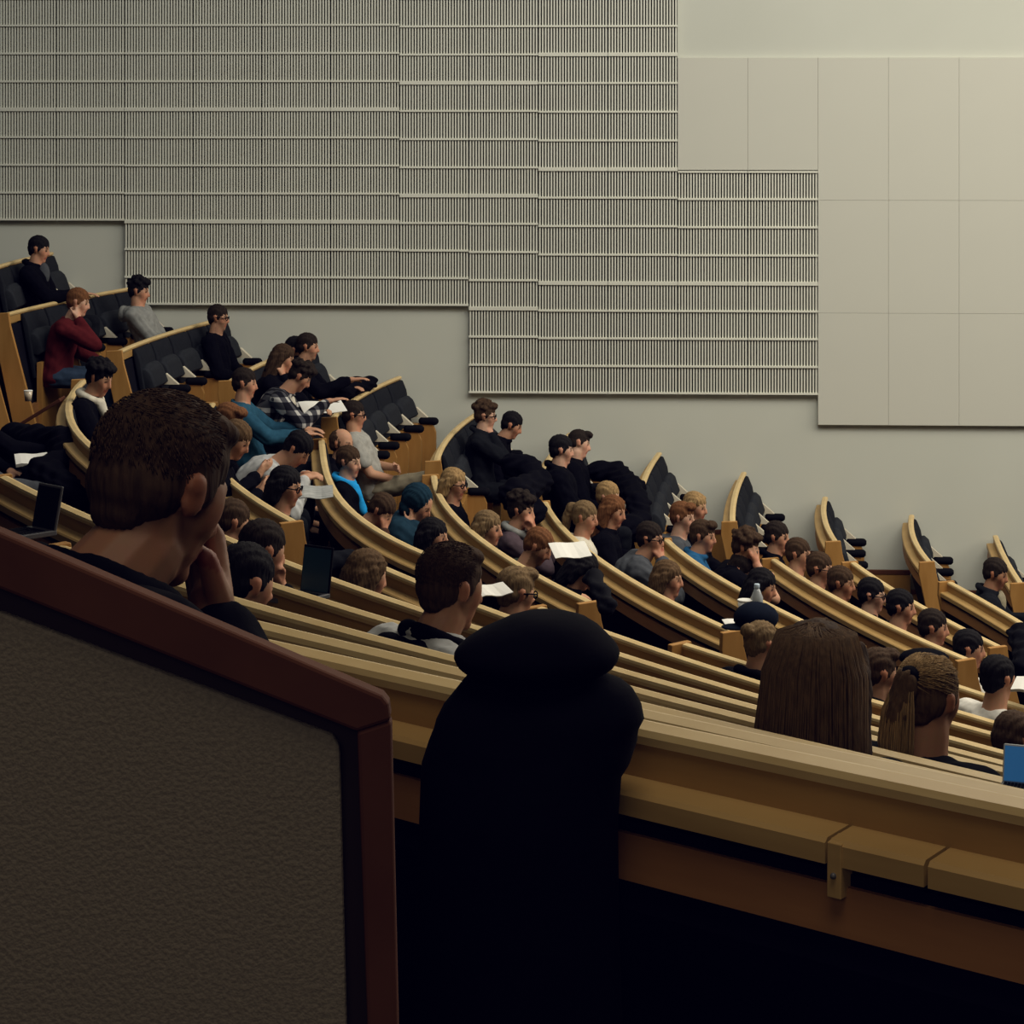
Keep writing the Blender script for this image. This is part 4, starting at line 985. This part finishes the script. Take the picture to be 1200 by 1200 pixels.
# coats thrown over seats, a backpack, small lamp glint
def blob(name, lst, mat, label, cat, seed=1, vox=.016):
    R = random.Random(seed); m = MB(); org = sum((at(u, v, y) for u, v, y, r in lst), Vector()) / len(lst)
    for i, (u, v, y, r) in enumerate(lst):
        m.ell(at(u, v, y) - org, (r * R.uniform(.9, 1.2), r * R.uniform(.8, 1.1), r * R.uniform(.8, 1.0)))
        if i: m.cap(at(lst[i - 1][0], lst[i - 1][1], lst[i - 1][2]) - org, at(u, v, y) - org, lst[i - 1][3] * .9, r * .9)
    def post(me):
        displace(me, lambda x, y, z: .012 * math.sin(x * 40 + 5 * math.sin(z * 22)) * math.sin(z * 18 + y * 20))
    o = later(m, name, mat, None, vox, 3, post); o.location = org; tag(o, label, cat); return o
BC = cloth_mat('black')
blob('draped_coat', [(700, 552, 18.2, .10), (722, 556, 18.2, .12), (738, 572, 17.8, .12), (748, 590, 17.4, .10), (750, 612, 17.2, .10), (735, 620, 17.0, .12)], BC, 'black coats heaped on the seats right of the pair by the wall', 'coat', 2)
blob('draped_coat', [(396, 450, 19.0, .06), (415, 450, 19.0, .08), (436, 448, 19.2, .06), (400, 462, 18.6, .09)], BC, 'black coat lying on the bench top by the wall, above the grey t-shirt', 'coat', 3)
blob('draped_coat', [(600, 545, 16.2, .10), (618, 550, 16.2, .12), (630, 565, 16.0, .10), (605, 580, 15.6, .14), (622, 600, 15.4, .12)], cloth_mat('purple') if False else BC, 'dark coat over the seat beside the leaning person at the wall', 'coat', 4)
blob('draped_coat', [(20, 512, 14.0, .10), (48, 522, 13.6, .13), (74, 520, 13.4, .12), (84, 545, 13.0, .12), (52, 560, 12.8, .14), (80, 580, 12.4, .12)], BC, 'large black coat over the seat left of the bushy-haired person', 'coat', 5)
blob('backpack', [(694, 676, 11.9, .05), (703, 692, 11.7, .06), (713, 712, 11.5, .05)], BLACKV, 'black backpack leaning on the bench by the khaki trousers', 'bag', 6)
blob('draped_coat', [(1196, 745, 12.0, .08), (1208, 765, 11.6, .10), (1200, 785, 11.2, .07)], BC, 'black coat at the right edge below the suited person', 'coat', 7)
g = empty('drinking_glass', 'small shiny glass standing on the wooden desk at the far left', 'glass', at(33, 470, 15.2))
lathe('glass_body', [(.022, 0), (.030, .07), (.028, .07), (.02, .005)], noisy('shiny_glass', (.5, .42, .3, 1), (.6, .5, .4, 1), rough=.1, spec=.8), g); lathe('rim', [(.0285, .068), (.031, .069), (.031, .073), (.0285, .074)], PAPER, g)
m = MB(); m.box((-.20, -.09, -.012), (.20, .09, .012), Matrix.Rotation(-.55, 4, 'Y')); o = m.build('brown_folder', MAHOG, bevel=.004); o.location = at(44, 485, 15.0); tag(o, 'red-brown folder tilted on the desk at the far left', 'folder')
flush()
#ENDPEOPLE
# ------------------------------------------------------------------ light
w = bpy.data.worlds.new('hall_air'); bpy.context.scene.world = w; w.use_nodes = True
w.node_tree.nodes['Background'].inputs[0].default_value = (.50, .53, .62, 1); w.node_tree.nodes['Background'].inputs[1].default_value = .012
def area(name, loc, rot, size, power, col):
    l = bpy.data.lights.new(name, 'AREA'); l.shape = 'RECTANGLE'; l.size, l.size_y = size; l.energy = power; l.color = col
    o = bpy.data.objects.new(name, l); C.objects.link(o); o.location = loc; o.rotation_euler = [math.radians(a) for a in rot]; return o
area('ceiling_light', (5.5, 12.0, ZC + 5.5), (0, 0, 0), (10, 9), 1150, (1, .915, .76))
area('rear_light', (-1.2, -3.0, ZC + 1.6), (78, 0, -8), (4, 2), 24, (1, .88, .70))
area('near_ceiling_light', (.6, .8, ZC + 4.2), (0, 0, 0), (3, 2.5), 75, (1, .87, .66))
area('stage_light', (13, 15, ZC + 3), (0, 62, 0), (5, 6), 640, (1, .89, .73))
area('wall_wash', (2.5, 13, ZC + 6.0), (48, 0, 0), (18, 2), 330, (.98, 1, .97))
vs_ = bpy.context.scene.view_settings
vs_.use_curve_mapping = True; cm = vs_.curve_mapping; cm.curves[2].points[0].location = (0, .0024); cm.update()
vs_.view_transform = 'Standard'; vs_.look = 'None'; vs_.exposure = 0; vs_.gamma = 1
for l in LOG: print('PERSON', *l)
